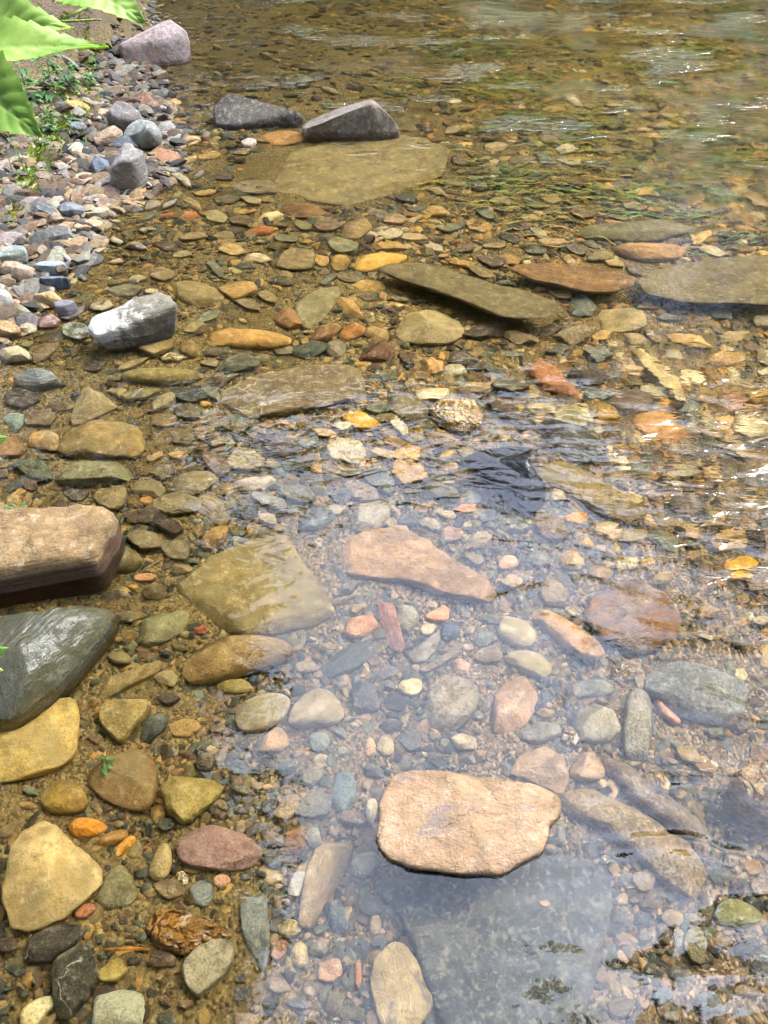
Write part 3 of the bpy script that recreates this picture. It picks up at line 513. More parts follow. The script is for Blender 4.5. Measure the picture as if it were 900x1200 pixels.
# ------------------------------------------------------------------ ground and water
def dense(a, b, fine, lo, hi, f=1.35):
    xs = list(np.arange(a, b, fine)); d = fine; x = a; left = []
    while x > lo: d *= f; x -= d; left.append(x)
    d = fine; x = xs[-1]; right = []
    while x < hi: d *= f; x += d; right.append(x)
    return np.array(left[::-1]+xs+right)
gx, gy = dense(-3.2, 4.2, .03, -150, 150), dense(-.2, 8.5, .03, -150, 150)
def gz(X, Y):
    Z = bed(X, Y); nz = np.zeros_like(Z)
    near = (np.abs(X) < 5) & (Y > -1) & (Y < 9)
    idx = np.argwhere(near)
    for i, j in idx:
        x, y = X[i, j], Y[i, j]
        a = .012*noise.noise((x*5, y*5, 1.3)) + .006*noise.noise((x*17, y*17, 4.1))
        if Z[i, j] > .14: a += .07*noise.noise((x*4, y*4, Z[i, j]*5)) + .035*noise.noise((x*13, y*13, Z[i, j]*9))
        nz[i, j] = a
    return Z+nz
ground = grid_obj('ground', gx, gy, gz); ground.data.materials.append(ground_mat()); tag(ground, kind='structure')
def water_mat():
    T = NT('clear_stream_water'); g = T.n('ShaderNodeNewGeometry'); P = g.outputs['Position']
    sx = T.n('ShaderNodeSeparateXYZ'); T.l(P, sx.inputs[0]); X, Y = sx.outputs[0], sx.outputs[1]
    # current lines run from the far right towards the near left
    W = T.n('ShaderNodeMix', data_type='VECTOR'); W.inputs['Factor'].default_value = .10
    nz = T.n('ShaderNodeTexNoise'); nz.inputs['Scale'].default_value = 2.2; nz.inputs['Detail'].default_value = 3; T.l(P, nz.inputs['Vector'])
    T.l(P, W.inputs[4]); T.l(nz.outputs['Color'], W.inputs[5]); Q = W.outputs[1]
    calm = T.noise(T.mapping(Q, (1, 1.5, 1)), 5.5, 2, .5)
    calm2 = T.noise(T.mapping(Q, (1, 1.3, 1)), 16, 3, .5)
    rip = T.noise(T.mapping(Q, (1.0, 2.3, 1), (0, 0, -.45)), 5.2, 1.4, .5, .7)
    far = T.noise(T.mapping(Q, (1, 1.9, 1), (0, 0, .12)), 9, 4, .6, .3)
    mfar = T.maprange(Y, 2.5, 4.6)
    # rippled run on the right: right of a slanting line
    side = T.math('ADD', X, T.math('MULTIPLY', T.math('SUBTRACT', Y, 1.45), .42))
    mrip = T.math('MULTIPLY', T.maprange(side, .28, .95), T.maprange(Y, 2.6, 1.7))
    mrip = T.math('MULTIPLY', mrip, T.maprange(T.noise(P, 1.6, 2, .5), .3, .6, .55, 1.0))
    h = T.math('ADD', T.math('MULTIPLY', calm, .0030), T.math('MULTIPLY', calm2, .0012))
    chop = T.noise(T.mapping(Q, (1, 1.6, 1)), 9, 3, .5, .6)
    h = T.math('ADD', h, T.math('MULTIPLY', T.math('MULTIPLY', chop, T.math('MULTIPLY', T.maprange(Y, 1.05, 1.5), T.maprange(Y, 2.4, 1.9))), .009))
    fine = T.noise(T.mapping(Q, (1, 2.4, 1), (0, 0, -.3)), 15, 2, .5, .6)
    h = T.math("ADD", h, T.math("MULTIPLY", T.math("ADD", T.math("MULTIPLY", rip, .030), T.math("MULTIPLY", fine, .006)), mrip))
    # current fronts fanning out of the run towards the near right
    run = T.noise(T.mapping(Q, (1.0, 2.8, 1), (0, 0, .85)), 3.0, 1.0, .5, .8)
    mrun = T.math('MULTIPLY', T.maprange(T.math('ADD', X, T.math('MULTIPLY', Y, .15)), .12, .5), T.maprange(Y, 1.5, 1.0))
    h = T.math('ADD', h, T.math('MULTIPLY', T.math('MULTIPLY', run, mrun), .0115))
    h = T.math('ADD', h, T.math('MULTIPLY', T.math('MULTIPLY', far, T.math('MULTIPLY', mfar, T.maprange(T.noise(P, .9, 2, .5), .5, .66, .16, 1.0))), .022))
    # broken riffles far up the stream
    gl = T.noise(T.mapping(Q, (1, 1.5, 1), (0, 0, .1)), 20, 2, .5, .3)
    mg = T.math('MULTIPLY', T.maprange(T.noise(T.mapping(P, (.8, 1.6, 1)), 1.7, 4, .65), .55, .66), T.maprange(Y, 3.2, 4.4))
    h = T.math('ADD', h, T.math('MULTIPLY', T.math('MULTIPLY', gl, mg), .038))
    nrm = T.bump(h, 1.0, 1.0)
    # faintly tea-coloured water under a clear mirror
    r = T.n('ShaderNodeBsdfRefraction'); r.inputs['IOR'].default_value = IOR; r.inputs['Roughness'].default_value = 0.0
    r.inputs['Color'].default_value = (.985, .94, .80, 1); T.l(nrm, r.inputs['Normal'])
    gs = T.n('ShaderNodeBsdfGlossy'); gs.inputs['Roughness'].default_value = 0.0; T.l(nrm, gs.inputs['Normal'])
    fr = T.n('ShaderNodeFresnel'); fr.inputs['IOR'].default_value = IOR; T.l(nrm, fr.inputs['Normal'])
    mx = T.n('ShaderNodeMixShader'); T.l(fr.outputs[0], mx.inputs[0]); T.l(r.outputs[0], mx.inputs[1]); T.l(gs.outputs[0], mx.inputs[2])
    T.l(mx.outputs[0], T.out.inputs['Surface'])
    return T.m
wm = raw_mesh('water', [(-9, -6, 0), (30, -6, 0), (30, 90, 0), (-9, 90, 0)], [(0, 1, 2, 3)])
water = link('water', wm, water_mat()); tag(water, kind='structure')
# ------------------------------------------------------------------ stones
def smooth_poly(pts, keep=False):
    pts = [Vector(p) for p in pts]
    cuts = {0: (.22, .25), 1: (.14, .2), 2: (.1,)}[keep]
    for e in cuts:
        q = []
        for i, p in enumerate(pts):
            r = pts[(i+1) % len(pts)]; q += [p*(1-e)+r*e, p*e+r*(1-e)]
        pts = q
    return pts
def resample(pts, n):
    L = [0]; m = len(pts)
    for i in range(m): L.append(L[-1]+(pts[(i+1) % m]-pts[i]).length)
    out = []; j = 0
    for k in range(n):
        s = L[-1]*k/n
        while L[j+1] < s: j += 1
        t = (s-L[j])/max(L[j+1]-L[j], 1e-9); out.append(pts[j].lerp(pts[(j+1) % m], t))
    return out
PROFILE = {
 'u': [(.62, 0), (.74, .22), (.85, .45), (.935, .66), (.975, .8), (1, .88), (.99, .94), (.955, .98), (.87, 1.0), (.66, 1.01), (.4, 1.015), (.18, 1.02)],
 'r': [(.62, 0), (.84, .1), (.96, .28), (1, .46), (.975, .62), (.91, .76), (.81, .87), (.67, .945), (.5, .985), (.3, 1.0), (.12, 1.0)],
 's': [(.86, 0), (.95, .12), (.99, .35), (1, .62), (.995, .82), (.975, .93), (.93, .985), (.8, 1.0), (.6, 1.01), (.4, 1.02), (.2, 1.02)],
 'a': [(.78, 0), (.9, .1), (.98, .28), (1, .45), (.97, .62), (.915, .78), (.83, .9), (.7, .97), (.52, 1.0), (.34, 1.02), (.16, 1.02)],
 'b': [(.90, 0), (.955, .1), (.99, .3), (1, .5), (.995, .72), (.98, .88), (.945, .97), (.86, 1.0), (.66, 1.015), (.4, 1.02), (.18, 1.02)],
}
def stone_mesh(name, foot, h, shape, seed, keep=False, tilt=0, coarse=False):
    """foot: outline points (world, flat); returns mesh in a frame whose x runs along the long side, origin at the base"""
    A = np.array([(p.x, p.y) for p in foot]); c = A.mean(0); B = A-c
    w, V = np.linalg.eigh(B.T@B); ax = V[:, 1]
    if ax[0] < 0: ax = -ax
    ang = math.atan2(ax[1], ax[0]); ca, sa = math.cos(-ang), math.sin(-ang)
    B = np.stack([B[:, 0]*ca-B[:, 1]*sa, B[:, 0]*sa+B[:, 1]*ca], 1)
    size = max(np.ptp(B[:, 0]), np.ptp(B[:, 1])); thin = min(np.ptp(B[:, 0]), np.ptp(B[:, 1]))
    n = 20 if coarse else (44 if size < .12 else 72 if size < .3 else 110)
    pts = resample(smooth_poly([(x, y) for x, y in B], 0 if shape == 'r' else 1 if shape == 's' else 2), n)
    rnd = random.Random(seed)
    prof = PROFILE[shape]
    if not coarse and size > .1:      # denser rings for the larger stones
        q = []
        for (a, b), (e, f) in zip(prof, prof[1:]): q += [(a, b), ((a+e)/2, (b+f)/2)]
        prof = q+[prof[-1]]
    elif coarse: prof = prof[::2]
    tx, ty = rnd.uniform(-.12, .12)+(.22*tilt), rnd.uniform(-.1, .1)
    if keep: tx = ty = 0
    planes = []
    if shape in 'ar' or (shape in 'sb' and size > .15 and not keep):
        for _ in range(9 if shape == 'a' else 5 if shape == 'r' else 4):
            a = rnd.uniform(0, 2*PI); e = rnd.uniform(.5, 1.15) if shape != 'b' else rnd.uniform(.75, 1.3)
            nv = Vector((math.cos(a)*math.cos(e), math.sin(a)*math.cos(e), math.sin(e)))
            d = max(nv.x*p.x+nv.y*p.y+nv.z*h*.8 for p in pts)
            planes.append((nv, d*(rnd.uniform(.66, .92) if shape != 'r' else rnd.uniform(.74, .97))))
    so = seed*3.7
    cxy = Vector((sum(p.x for p in pts)/n, sum(p.y for p in pts)/n))
    v, f = [], []
    amp = (.035 if shape != 'r' else .022)*thin*(1.7 if h > .2 else 1)
    fr = 3.2/max(size, .02)
    def place(p, zf, s):
        x, y = cxy.x+(p.x-cxy.x)*s, cxy.y+(p.y-cxy.y)*s
        z = h*zf
        P = Vector((x, y, z))
        a = noise.noise((x*fr+so, y*fr, z*fr)); b = noise.noise((x*fr*3.1+so, y*fr*3.1, z*fr*3.1+5)); d = noise.noise((x*fr*8+so, y*fr*8, z*fr*8+9))
        rr = 1+(.035*b+.016*d if shape == 'r' else .035*b+.028*d)*(1 if not keep else .5)
        P.x = cxy.x+(P.x-cxy.x)*rr; P.y = cxy.y+(P.y-cxy.y)*rr
        if zf > .5: P.z += min(h*.5, amp*2.2)*(a*1.0+b*.45+d*.2)*(zf-.3) + zf*h*.7*(tx*x/size*2+ty*y/max(thin, .01)) 
        for nv, dd in planes:
            ex = nv.dot(P)-dd
            if ex > 0: P -= nv*ex*(.92)
        return P
    for s, zf in prof:
        v += [place(p, zf, s) for p in pts]
    top = len(v); v.append(place(cxy, prof[-1][1], 0)); bot = len(v); v.append(Vector((cxy.x, cxy.y, 0)))
    R = len(prof)
    for k in range(R-1):
        for i in range(n):
            j = (i+1) % n; f.append((k*n+i, k*n+j, (k+1)*n+j, (k+1)*n+i))
    me = bpy.data.meshes.new(name)
    tri = [((R-1)*n+i, (R-1)*n+(i+1) % n, top) for i in range(n)] + [((i+1) % n, i, bot) for i in range(n)]
    me.from_pydata([tuple(p) for p in v], [], f+tri); me.update()
    me.polygons.foreach_set('use_smooth', np.ones(len(me.polygons), bool))
    return me, Vector((c[0], c[1], 0)), ang, size
def foot_of(pts, zb, h, emerg=False):
    ys = [p[1] for p in pts]; lo, hi = max(ys), min(ys)
    out = []
    for x, y in pts:
        t = (lo-y)/(lo-hi); z0, z1 = (max(zb, 0)+.25*max(0, min(h, zb+h)), zb+h*.92) if emerg else (zb+h*.42, zb+h*.92)
        q = at(x, y, z0+(z1-z0)*t); out.append(q)
    return out
CAT = {'boulder': 'boulder', 'rock_slab': 'rock slab', 'river_stone': 'river stone', 'cobble': 'beach stone', 'pebble': 'pebble', 'stone_plate': 'flat stone'}
GRP = {'boulder': 'large rocks in and beside the stream', 'rock_slab': 'slabs on the stream bed', 'river_stone': 'stones on the stream bed', 'cobble': 'cobbles on the gravel beach', 'pebble': 'pebbles of the stream bed', 'stone_plate': 'flat plates of the stream bed'}
def build_stone(kind, label, pts, h, col, look, shape, seed, k, coarse=False):
    mx, my = sum(p[0] for p in pts)/len(pts), sum(p[1] for p in pts)/len(pts)
    q = at(mx, my, -.08)
    for _ in range(3): q = at(mx, my, bed1(q.x, q.y))
    zb = bed1(q.x, q.y) - h*.18 + k.get('up', 0)
    if 'zb' in k: zb = k['zb']
    if 'top' in k:
        top = k['top']; zb = min(zb, top-h*.5) if 'zb' not in k else zb
        h = top-zb
    elif zb < -.03 and not k.get('dry') and zb+h > -.014:
        zb = -.014-h
    if kind in ('rock_slab', 'boulder'): SLABS.append([(p.x, p.y) for p in foot_of(pts, zb, h)])
    me, c, ang, size = stone_mesh(kind, foot_of(pts, zb, h, 'top' in k and k['top'] > .05), h, shape, seed, k.get('keep', False), k.get('tilt', 0), coarse)
    o = link(kind, me, smat(look, k.get('dry')))
    o.location = (c.x, c.y, zb); o.rotation_euler = (0, 0, ang)
    o.color = (*[min(1, v*(STONE_GAIN if kind != 'cobble' else .8)) for v in lin(col)], 1)
    tag(o, label, CAT[kind], GRP[kind], 'thing'); return o
STONE_GAIN = 1.08
SLABS = []
TRACED = []
for i, (kind, short, ctx, pts, h, col, look, shape, k) in enumerate(S):
    build_stone(kind, short[0].upper()+short[1:]+' '+ctx, pts, h, col, look, shape, i+1, k)
    xs = [p[0] for p in pts]; ys = [p[1] for p in pts]
    TRACED.append((short, pts, (min(xs), min(ys), max(xs), max(ys)), (sum(xs)/len(xs), sum(ys)/len(ys))))
def inside(px, py, pts):
    r = False; j = len(pts)-1
    for i in range(len(pts)):
        (x1, y1), (x2, y2) = pts[i], pts[j]
        if (y1 > py) != (y2 > py) and px < (x2-x1)*(py-y1)/(y2-y1)+x1: r = not r
        j = i
    return r
def covered(px, py, pad):
    for s, pts, (a, b, c, d), _ in TRACED:
        if a-pad <= px <= c+pad and b-pad <= py <= d+pad:
            if inside(px, py, pts): return True
            if pad:
                for t in range(8):
                    if inside(px+pad*math.cos(t*PI/4), py+pad*.7*math.sin(t*PI/4), pts): return True
    return False
# ------------------------------------------------------------------ further pebbles, each placed on free bed
PAL = {
 'left': [('olive', (122, 104, 58)), ('ochre', (168, 132, 66)), ('brown', (104, 80, 46)), ('greenish grey', (98, 98, 72)), ('khaki', (150, 132, 82)), ('dark green', (70, 74, 52)), ('sandy', (142, 118, 70)), ('dark brown', (74, 58, 36))],
 'mid': [('grey', (126, 120, 110)), ('blue-grey', (100, 106, 110)), ('dusty brown', (146, 122, 102)), ('taupe', (136, 120, 100)), ('slate', (78, 80, 82)), ('buff', (176, 154, 122)), ('brown', (118, 98, 78)), ('tan', (162, 136, 100)), ('dark grey', (62, 62, 60)), ('greenish grey', (106, 110, 96)), ('dull olive', (112, 104, 76))],
 'right': [('olive', (126, 106, 54)), ('golden', (190, 146, 62)), ('brown', (108, 82, 46)), ('greenish grey', (98, 98, 72)), ('tan', (176, 144, 88)), ('ochre', (166, 124, 56)), ('sandy', (146, 120, 70)), ('dark olive', (78, 70, 40)), ('pale', (188, 168, 122)), ('dark brown', (76, 58, 34))],
 'beach': [('grey', (140, 136, 126)), ('tan', (166, 142, 108)), ('brown', (116, 94, 70)), ('dark grey', (104, 104, 100)), ('cream', (192, 178, 150)), ('charcoal', (80, 76, 70)), ('buff', (156, 132, 100)), ('pale grey', (172, 168, 158)), ('dull brown', (128, 106, 82))],
}
def zone(px, py, z):
    if z > .0: return 'beach'
    lim = 270 if py > 560 else 380
    if px < lim and py > 350: return 'left'
    if py > 560 and px < 640+(py-620)*.6: return 'mid'
    return 'right' if py > 300 or px > 420 else 'left'
def region_word(dx, dy):
    if abs(dx) > abs(dy): return 'just right of the' if dx > 0 else 'just left of the'
    return 'just below the' if dy > 0 else 'just above the'
fill, used = [], set()
prnd = random.Random(5)
def fill_bed(kind, noun, count, ybox, sizes, first, shapes, over, flat, pad):
    tries = made = 0
    while made < count and tries < 40000:
        tries += 1
        px, py = prnd.uniform(-5, 905), prnd.uniform(*ybox)
        if kind == 'stone_plate' and (py > 620 and 300 < px < 700 or (px < 185 and py < 330)): continue
        if py < 215 and px > 420 and prnd.random() < .5: continue
        if px < 210 and 395 < py < 455 and prnd.random() < .85: continue
        q = at(px, py, -.08)
        for _ in range(3): q = at(px, py, bed1(q.x, q.y))
        z = bed1(q.x, q.y)
        if z > .10: continue
        w = prnd.choice(sizes) if made > first else max(sizes)*prnd.uniform(.85, 1.1)
        if py < 330: w = min(w, 32) if kind == 'stone_plate' else min(w, 26)
        w *= .85 if z > 0 else 1
        asp = prnd.uniform(.5, .85)*min(1, .42+(py/1200)*.75)
        if covered(px, py, w*pad): continue
        if any((px-a)**2+((py-b)*1.35)**2 < (over*(w+c))**2 for a, b, c in fill): continue
        zn = zone(px, py, z)
        cand = sorted(TRACED, key=lambda t: (t[3][0]-px)**2*1.0+(t[3][1]-py)**2 - ((t[2][2]-t[2][0])**2)*.08)[:4]
        ok = None
        cs = PAL[zn][:]; prnd.shuffle(cs)
        for t in cand:
            dw = region_word((px-t[3][0])/max(20, t[2][2]-t[2][0]), (py-t[3][1])/max(14, t[2][3]-t[2][1]))
            for nm, cv in cs:
                if (nm, dw, t[0], noun) not in used: ok = (nm, cv, dw, t[0]); break
            if ok: break
        if not ok: continue
        used.add((ok[0], ok[2], ok[3], noun)); fill.append((px, py, w)); made += 1
        rot = prnd.gauss(.15, .5)*.6; a, b = w/2, w*asp/2
        shp = prnd.choice(shapes); n = prnd.choice((6, 7, 8)) if shp == 'r' else prnd.choice((4, 5, 5, 6))
        pts = []; ph = prnd.uniform(0, 6.3)
        for i in range(n):
            t = ph+2*PI*i/n+prnd.uniform(-.3, .3); r = prnd.uniform(.82, 1.12) if shp == 'r' else prnd.uniform(.85, 1.3)
            u, v = a*r*math.cos(t), b*r*math.sin(t); pts.append((px+u*math.cos(rot)-v*math.sin(rot), py+u*math.sin(rot)+v*math.cos(rot)))
        wm_ = (at(px+a, py, z)-at(px-a, py, z)).length
        word = {'r': 'rounded', 's': 'flat', 'a': 'angular'}[shp]
        art = f"{'small' if w < 20 else 'medium-sized'} {word} {ok[0]} {noun} {ok[2]} {ok[3]}"
        f_ = prnd.uniform(.84, 1.12); g_ = sum(ok[1])/3; cv = tuple(min(245, max(20, f_*(g_+(c-g_)*.85))) for c in ok[1])
        build_stone(kind, art[0].upper()+art[1:], pts, wm_*prnd.uniform(*flat), cv, prnd.choice('mmmlsv') if zn != 'left' else prnd.choice('mmlf'), shp, 1000+len(fill), {'dry': 1} if z > .012 else {'up': prnd.uniform(0, .012)}, w < 22)
    print(kind, made, tries)
fill_bed('stone_plate', 'plate', 295, (150, 640), (24, 28, 32, 38, 46, 54), 60, 'ssa', .32, (.16, .3), .3)
fill_bed('pebble', 'pebble', 280, (85, 1200), (13, 15, 17, 20, 24, 28, 32), 60, 'raaass', .46, (.26, .42), .42)
# ------------------------------------------------------------------ gravel: countless small stones, one mesh
def ico(seed):
    bm = bmesh.new(); bmesh.ops.create_icosphere(bm, subdivisions=2, radius=1.0); r = random.Random(seed)
    pl = []
    for _ in range(12):
        d = Vector((r.gauss(0, 1), r.gauss(0, 1), r.gauss(0, .8))).normalized(); pl.append((d, r.uniform(.5, .85)))
    for v in bm.verts:
        p = v.co.copy()
        for d, e in pl:
            x = d.dot(p)-e
            if x > 0: p -= d*x*.97
        v.co = p*(1+.06*noise.noise(p*1.7+Vector((seed*5, 0, 0))))
    bm.verts.ensure_lookup_table()
    V = np.array([v.co[:] for v in bm.verts]); F = np.array([[v.index for v in f.verts] for f in bm.faces]); bm.free(); return V, F
TPL = [ico(i) for i in range(10)]
def gravel(name, XY, size, cols, mat, lift=0.0, flat=(.2, .55)):
    N = len(XY); z = bed(XY[:, 0], XY[:, 1]); VV, FF, CC = [], [], []; base = 0
    which = rng.integers(0, len(TPL), N)
    for t, (V, F) in enumerate(TPL):
        ix = np.where(which == t)[0]; m = len(ix)
        if not m: continue
        s = size[ix]; sx = s*rng.uniform(.8, 1.25, m); sy = s*rng.uniform(.42, .95, m); sz = s*rng.uniform(flat[0], flat[1], m)
        a = rng.uniform(0, 2*PI, m); tx = rng.normal(0, .22, m); ty = rng.normal(0, .22, m)
        P = V[None]*np.stack([sx, sy, sz], 1)[:, None]
        x, y, zz = P[..., 0], P[..., 1], P[..., 2]
        zz = zz + x*tx[:, None] + y*ty[:, None]
        ca, sa = np.cos(a)[:, None], np.sin(a)[:, None]
        P = np.stack([x*ca-y*sa+XY[ix, 0][:, None], x*sa+y*ca+XY[ix, 1][:, None], zz+(z[ix]+sz*.25+lift)[:, None]], -1)
        VV.append(P.reshape(-1, 3)); FF.append((F[None]+(np.arange(m)*len(V))[:, None, None]+base).reshape(-1, 3)); base += m*len(V)
        CC.append(np.repeat(cols[ix], len(V), 0))
    me = raw_mesh(name, np.concatenate(VV), np.concatenate(FF), False, np.concatenate(CC))
    o = link(name, me, mat); tag(o, kind='stuff'); return o
def palette(z, n):
    cs = np.array([lin(c) for _, c in PAL[z]]); i = rng.integers(0, len(cs), n); return cs[i]*rng.uniform(.5, 1.15, (n, 1))*rng.uniform(.93, 1.07, (n, 3))
TINY_MASK = []
def scatter(n, y0, y1, smin, smax, power=2.0):
    Y = rng.uniform(y0, y1, n); hw = .62*np.sqrt(Y**2+CAM_H**2)*1.02+.15; X = rng.uniform(-1, 1, n)*hw
    return np.stack([X, Y], 1), smin+(smax-smin)*rng.uniform(0, 1, n)**power
def scatter_cols(XY):
    n = len(XY); z = bed(XY[:, 0], XY[:, 1]); out = palette('right', n)
    x, y = XY[:, 0], XY[:, 1]
    mid = (x > -.32+.12*np.sin(y*5)) & (y < 1.7+.25*np.sin(x*4)) & (x < .62+.35*(1.4-y))
    left = (~mid) & (x < -.1) & (z < 0)
    for m, nm in ((mid, 'mid'), (left, 'left'), (z >= -.004, 'beach')):
        out[m] = palette(nm, int(m.sum()))
    return out
mw, md = gravel_mat('wet_gravel', .55), gravel_mat('dry_gravel', .8)
parts = []
for n, y0, y1, a, b in ((15000, .12, 1.6, .0035, .012), (11000, 1.4, 3.2, .006, .02), (9500, .12, 1.8, .009, .024), (6500, 1.5, 3.4, .016, .036), (9500, 3.0, 7.5, .018, .06)):
    XY, s = scatter(n, y0, y1, a, b); parts.append((XY, s))
XY = np.concatenate([p[0] for p in parts]); SZ = np.concatenate([p[1] for p in parts])
Z = bed(XY[:, 0], XY[:, 1])
mud = (XY[:, 0] < -.62) & (XY[:, 1] > 1.55) & (XY[:, 1] < 2.25) & (Z < .0) & (rng.uniform(0, 1, len(XY)) < .75)
weedy = (XY[:, 1] > 3.2) & (XY[:, 0] > .6) & (rng.uniform(0, 1, len(XY)) < .1)
okm = (Z < .13) & ~mud & ~weedy
XY, SZ, Z = XY[okm], SZ[okm], Z[okm]
wet = Z < .008
XP, SP = scatter(7500, .15, 3.6, .010, .028, 1.4); ZP = bed(XP[:, 0], XP[:, 1])
kp = (ZP < -.004) & ~((XP[:, 0] < -.62) & (XP[:, 1] > 1.55) & (XP[:, 1] < 2.25) & (rng.uniform(0, 1, len(XP)) < .7)); XP, SP = XP[kp], SP[kp]
def clear_of_slabs(XY):
    out = np.ones(len(XY), bool)
    for pts in SLABS:
        ins = np.zeros(len(XY), bool); x, y = XY[:, 0], XY[:, 1]; j = len(pts)-1
        for i in range(len(pts)):
            (x1, y1), (x2, y2) = pts[i], pts[j]
            if y1 != y2: ins ^= ((y1 > y) != (y2 > y)) & (x < (x2-x1)*(y-y1)/(y2-y1)+x1)
            j = i
        out &= ~ins
    return out
kk = clear_of_slabs(XP); XP, SP = XP[kk], SP[kk]
kk = clear_of_slabs(XY); XY, SZ, Z = XY[kk], SZ[kk], Z[kk]; wet = Z < .008
gravel('flat_gravel', XP, SP, scatter_cols(XP)*.9, mw, -.001, (.14, .34))
gravel('gravel', XY[wet], SZ[wet], scatter_cols(XY[wet]), mw)
# the dry beach has more and larger stones lying over each other
n = 5200; Y = rng.uniform(1.9, 5.6, n); sh = np.interp(Y, SY, SX); X = sh-rng.uniform(-.12, 1.25, n); bxy = np.stack([X, Y], 1)
bz = bed(X, Y); k = (bz < .13) & (bz > -.012); bxy = bxy[k]; bs = .016+.066*rng.uniform(0, 1, len(bxy))**1.7
XYb = np.concatenate([XY[~wet], bxy]); SZb = np.concatenate([SZ[~wet], bs])
gravel('beach_gravel', XYb, SZb, palette('beach', len(XYb))*np.array([.60, .56, .48]), md, .004, (.16, .45))
# small gravel caught on top of the silty and dark slabs is left to the material
# ------------------------------------------------------------------ water weed streaming in the current
def weed():
    V, F, C = [], [], []
    r = random.Random(3); n = 0
    clumps = []
    while len(clumps) < 110:
        px, py = r.uniform(430, 930), r.uniform(-10, 265)
        if px < 430+py*.75+r.uniform(-60, 60): continue
        if noise.noise((px*.012, py*.03, 2.0)) < -.02+r.uniform(-.15, .15): continue
        q = at(px, py, -.15); clumps.append((q.x, q.y))
    for cx, cy in clumps:
        zb = bed1(cx, cy); k = r.randint(8, 20); hue = r.choice([(116, 120, 50), (134, 128, 60), (146, 130, 66), (92, 108, 56), (106, 120, 80)])
        for _ in range(k):
            x, y = cx+r.gauss(0, .11), cy+r.gauss(0, .11); z = zb+.01; L = r.uniform(.1, .3); w = r.uniform(.004, .010)
            ang = PI+.16+r.gauss(0, .12)+.5*noise.noise((x*1.3, y*1.3, 0)); ph = r.uniform(0, 6.3); seg = 6; lift = r.uniform(.02, .08)
            c = [v*r.uniform(.7, 1.3) for v in lin(hue)]
            for s in range(seg+1):
                t = s/seg; a = ang+.25*math.sin(ph+t*6)
                px_, py_ = x+L*t*math.cos(ang)+.02*math.sin(ph+t*7)*-math.sin(ang), y+L*t*math.sin(ang)+.02*math.sin(ph+t*7)*math.cos(ang)
                zz = min(-.012, z+lift*math.sin(min(1, t*1.3)*1.7)); ww = w*(1-.75*t)
                dx, dy = -math.sin(a)*ww, math.cos(a)*ww
                V += [(px_-dx, py_-dy, zz), (px_+dx, py_+dy, zz+.003)]; C += [c, c]
                if s: F.append((n-2, n, n+1, n-1))
                n += 2
    me = raw_mesh('water_weed', V, F, True, np.array(C))
    T = NT('streaming_weed'); a = T.n('ShaderNodeAttribute', attribute_name='tint'); T.pbr(a.outputs['Color'], .6, None, .3)
    o = link('water_weed', me, T.m); tag(o, kind='stuff')
weed()
# ------------------------------------------------------------------ leafy branch near the lens
LEAFM = leaf_mat('fresh_green_leaf', lin((146, 186, 84)), lin((190, 216, 120)), 14, .55, True)
STEMM = flat_mat('green_stem', lin((110, 140, 60)), lin((150, 160, 80)), 30, .6)
def tube(name, pts, radii, mat, parent=None, n=8):
    bm = bmesh.new(); rings = []
    for i, p in enumerate(pts):
        p = Vector(p); d = (Vector(pts[min(i+1, len(pts)-1)])-Vector(pts[max(i-1, 0)])).normalized()
        u = d.orthogonal().normalized(); w = d.cross(u)
        rings.append([bm.verts.new(p+(u*math.cos(2*PI*k/n)+w*math.sin(2*PI*k/n))*radii[i]) for k in range(n)])
    for a, b in zip(rings, rings[1:]):
        for k in range(n): bm.faces.new((a[k], a[(k+1) % n], b[(k+1) % n], b[k]))
    bm.faces.new(rings[0][::-1]); bm.faces.new(rings[-1])
    me = bpy.data.meshes.new(name); bm.to_mesh(me); bm.free(); me.polygons.foreach_set('use_smooth', np.ones(len(me.polygons), bool))
    return link(name, me, mat, parent)
def leaf_between(name, base, tip, width, nrm, fold, droop, mat, parent, teeth=9, seed=0):
    """serrated leaf from base to tip (world points), blade facing nrm; side veins stand in the mesh and in its colour"""
    base, tip, nrm = Vector(base), Vector(tip), Vector(nrm).normalized(); ax = tip-base; L = ax.length; ax.normalize()
    sd = nrm.cross(ax).normalized(); up = ax.cross(sd).normalized()
    N = teeth*6; K = 9; V, F, C = [], [], []
    for i in range(N+1):
        t = i/N; w = width*.5*(math.sin(PI*min(1, t**.62))**.85)*(1-.1*t) if 0 < t < 1 else .0004
        c = base+ax*(L*t)-up*droop*L*t*t
        for k in range(-K, K+1):
            s = k/K; q = abs(s); saw = 1+(.17*(1-(i % 6)/6.0)-.07)*q**6 if 0 < i < N else 1
            ww = w*saw; vv = ((t-.16*q)*9) % 1.0; vein = max(0, 1-min(vv, 1-vv)*9) if q > .03 else 1
            z = q*ww*fold+.02*L*math.sin(t*9+s*2+seed)*q-.0012*vein+.0016*math.sin(vv*PI)*(1-q)
            V.append(c+sd*(ww*s)+ax*(-.0*q)+up*z); C.append(vein)
        if i:
            M = 2*K+1
            for k in range(2*K): a = (i-1)*M+k; F.append((a, a+1, a+M+1, a+M))
    V += [v-up*.0006 for v in V]; n = (N+1)*(2*K+1); F += [tuple(n+x for x in f[::-1]) for f in F]; C = C+C
    me = raw_mesh(name, [tuple(v) for v in V], F, True, np.array(C)[:, None].repeat(3, 1)); o = link(name, me, mat, parent)
    return o
def lp(px, py, dist): return Vector((0, 0, CAM_H))+ray(px, py)*dist
def empty(name, loc):
    o = bpy.data.objects.new(name, None); COL.objects.link(o); o.location = loc; o.empty_display_size = .1; return o
bpy.context.view_layer.update()
bh = lp(-60, 40, 1.05); br = empty('leafy_branch', bh)
tag(br, 'Leafy branch with large serrated lime-green leaves reaching in over the bank', 'branch')
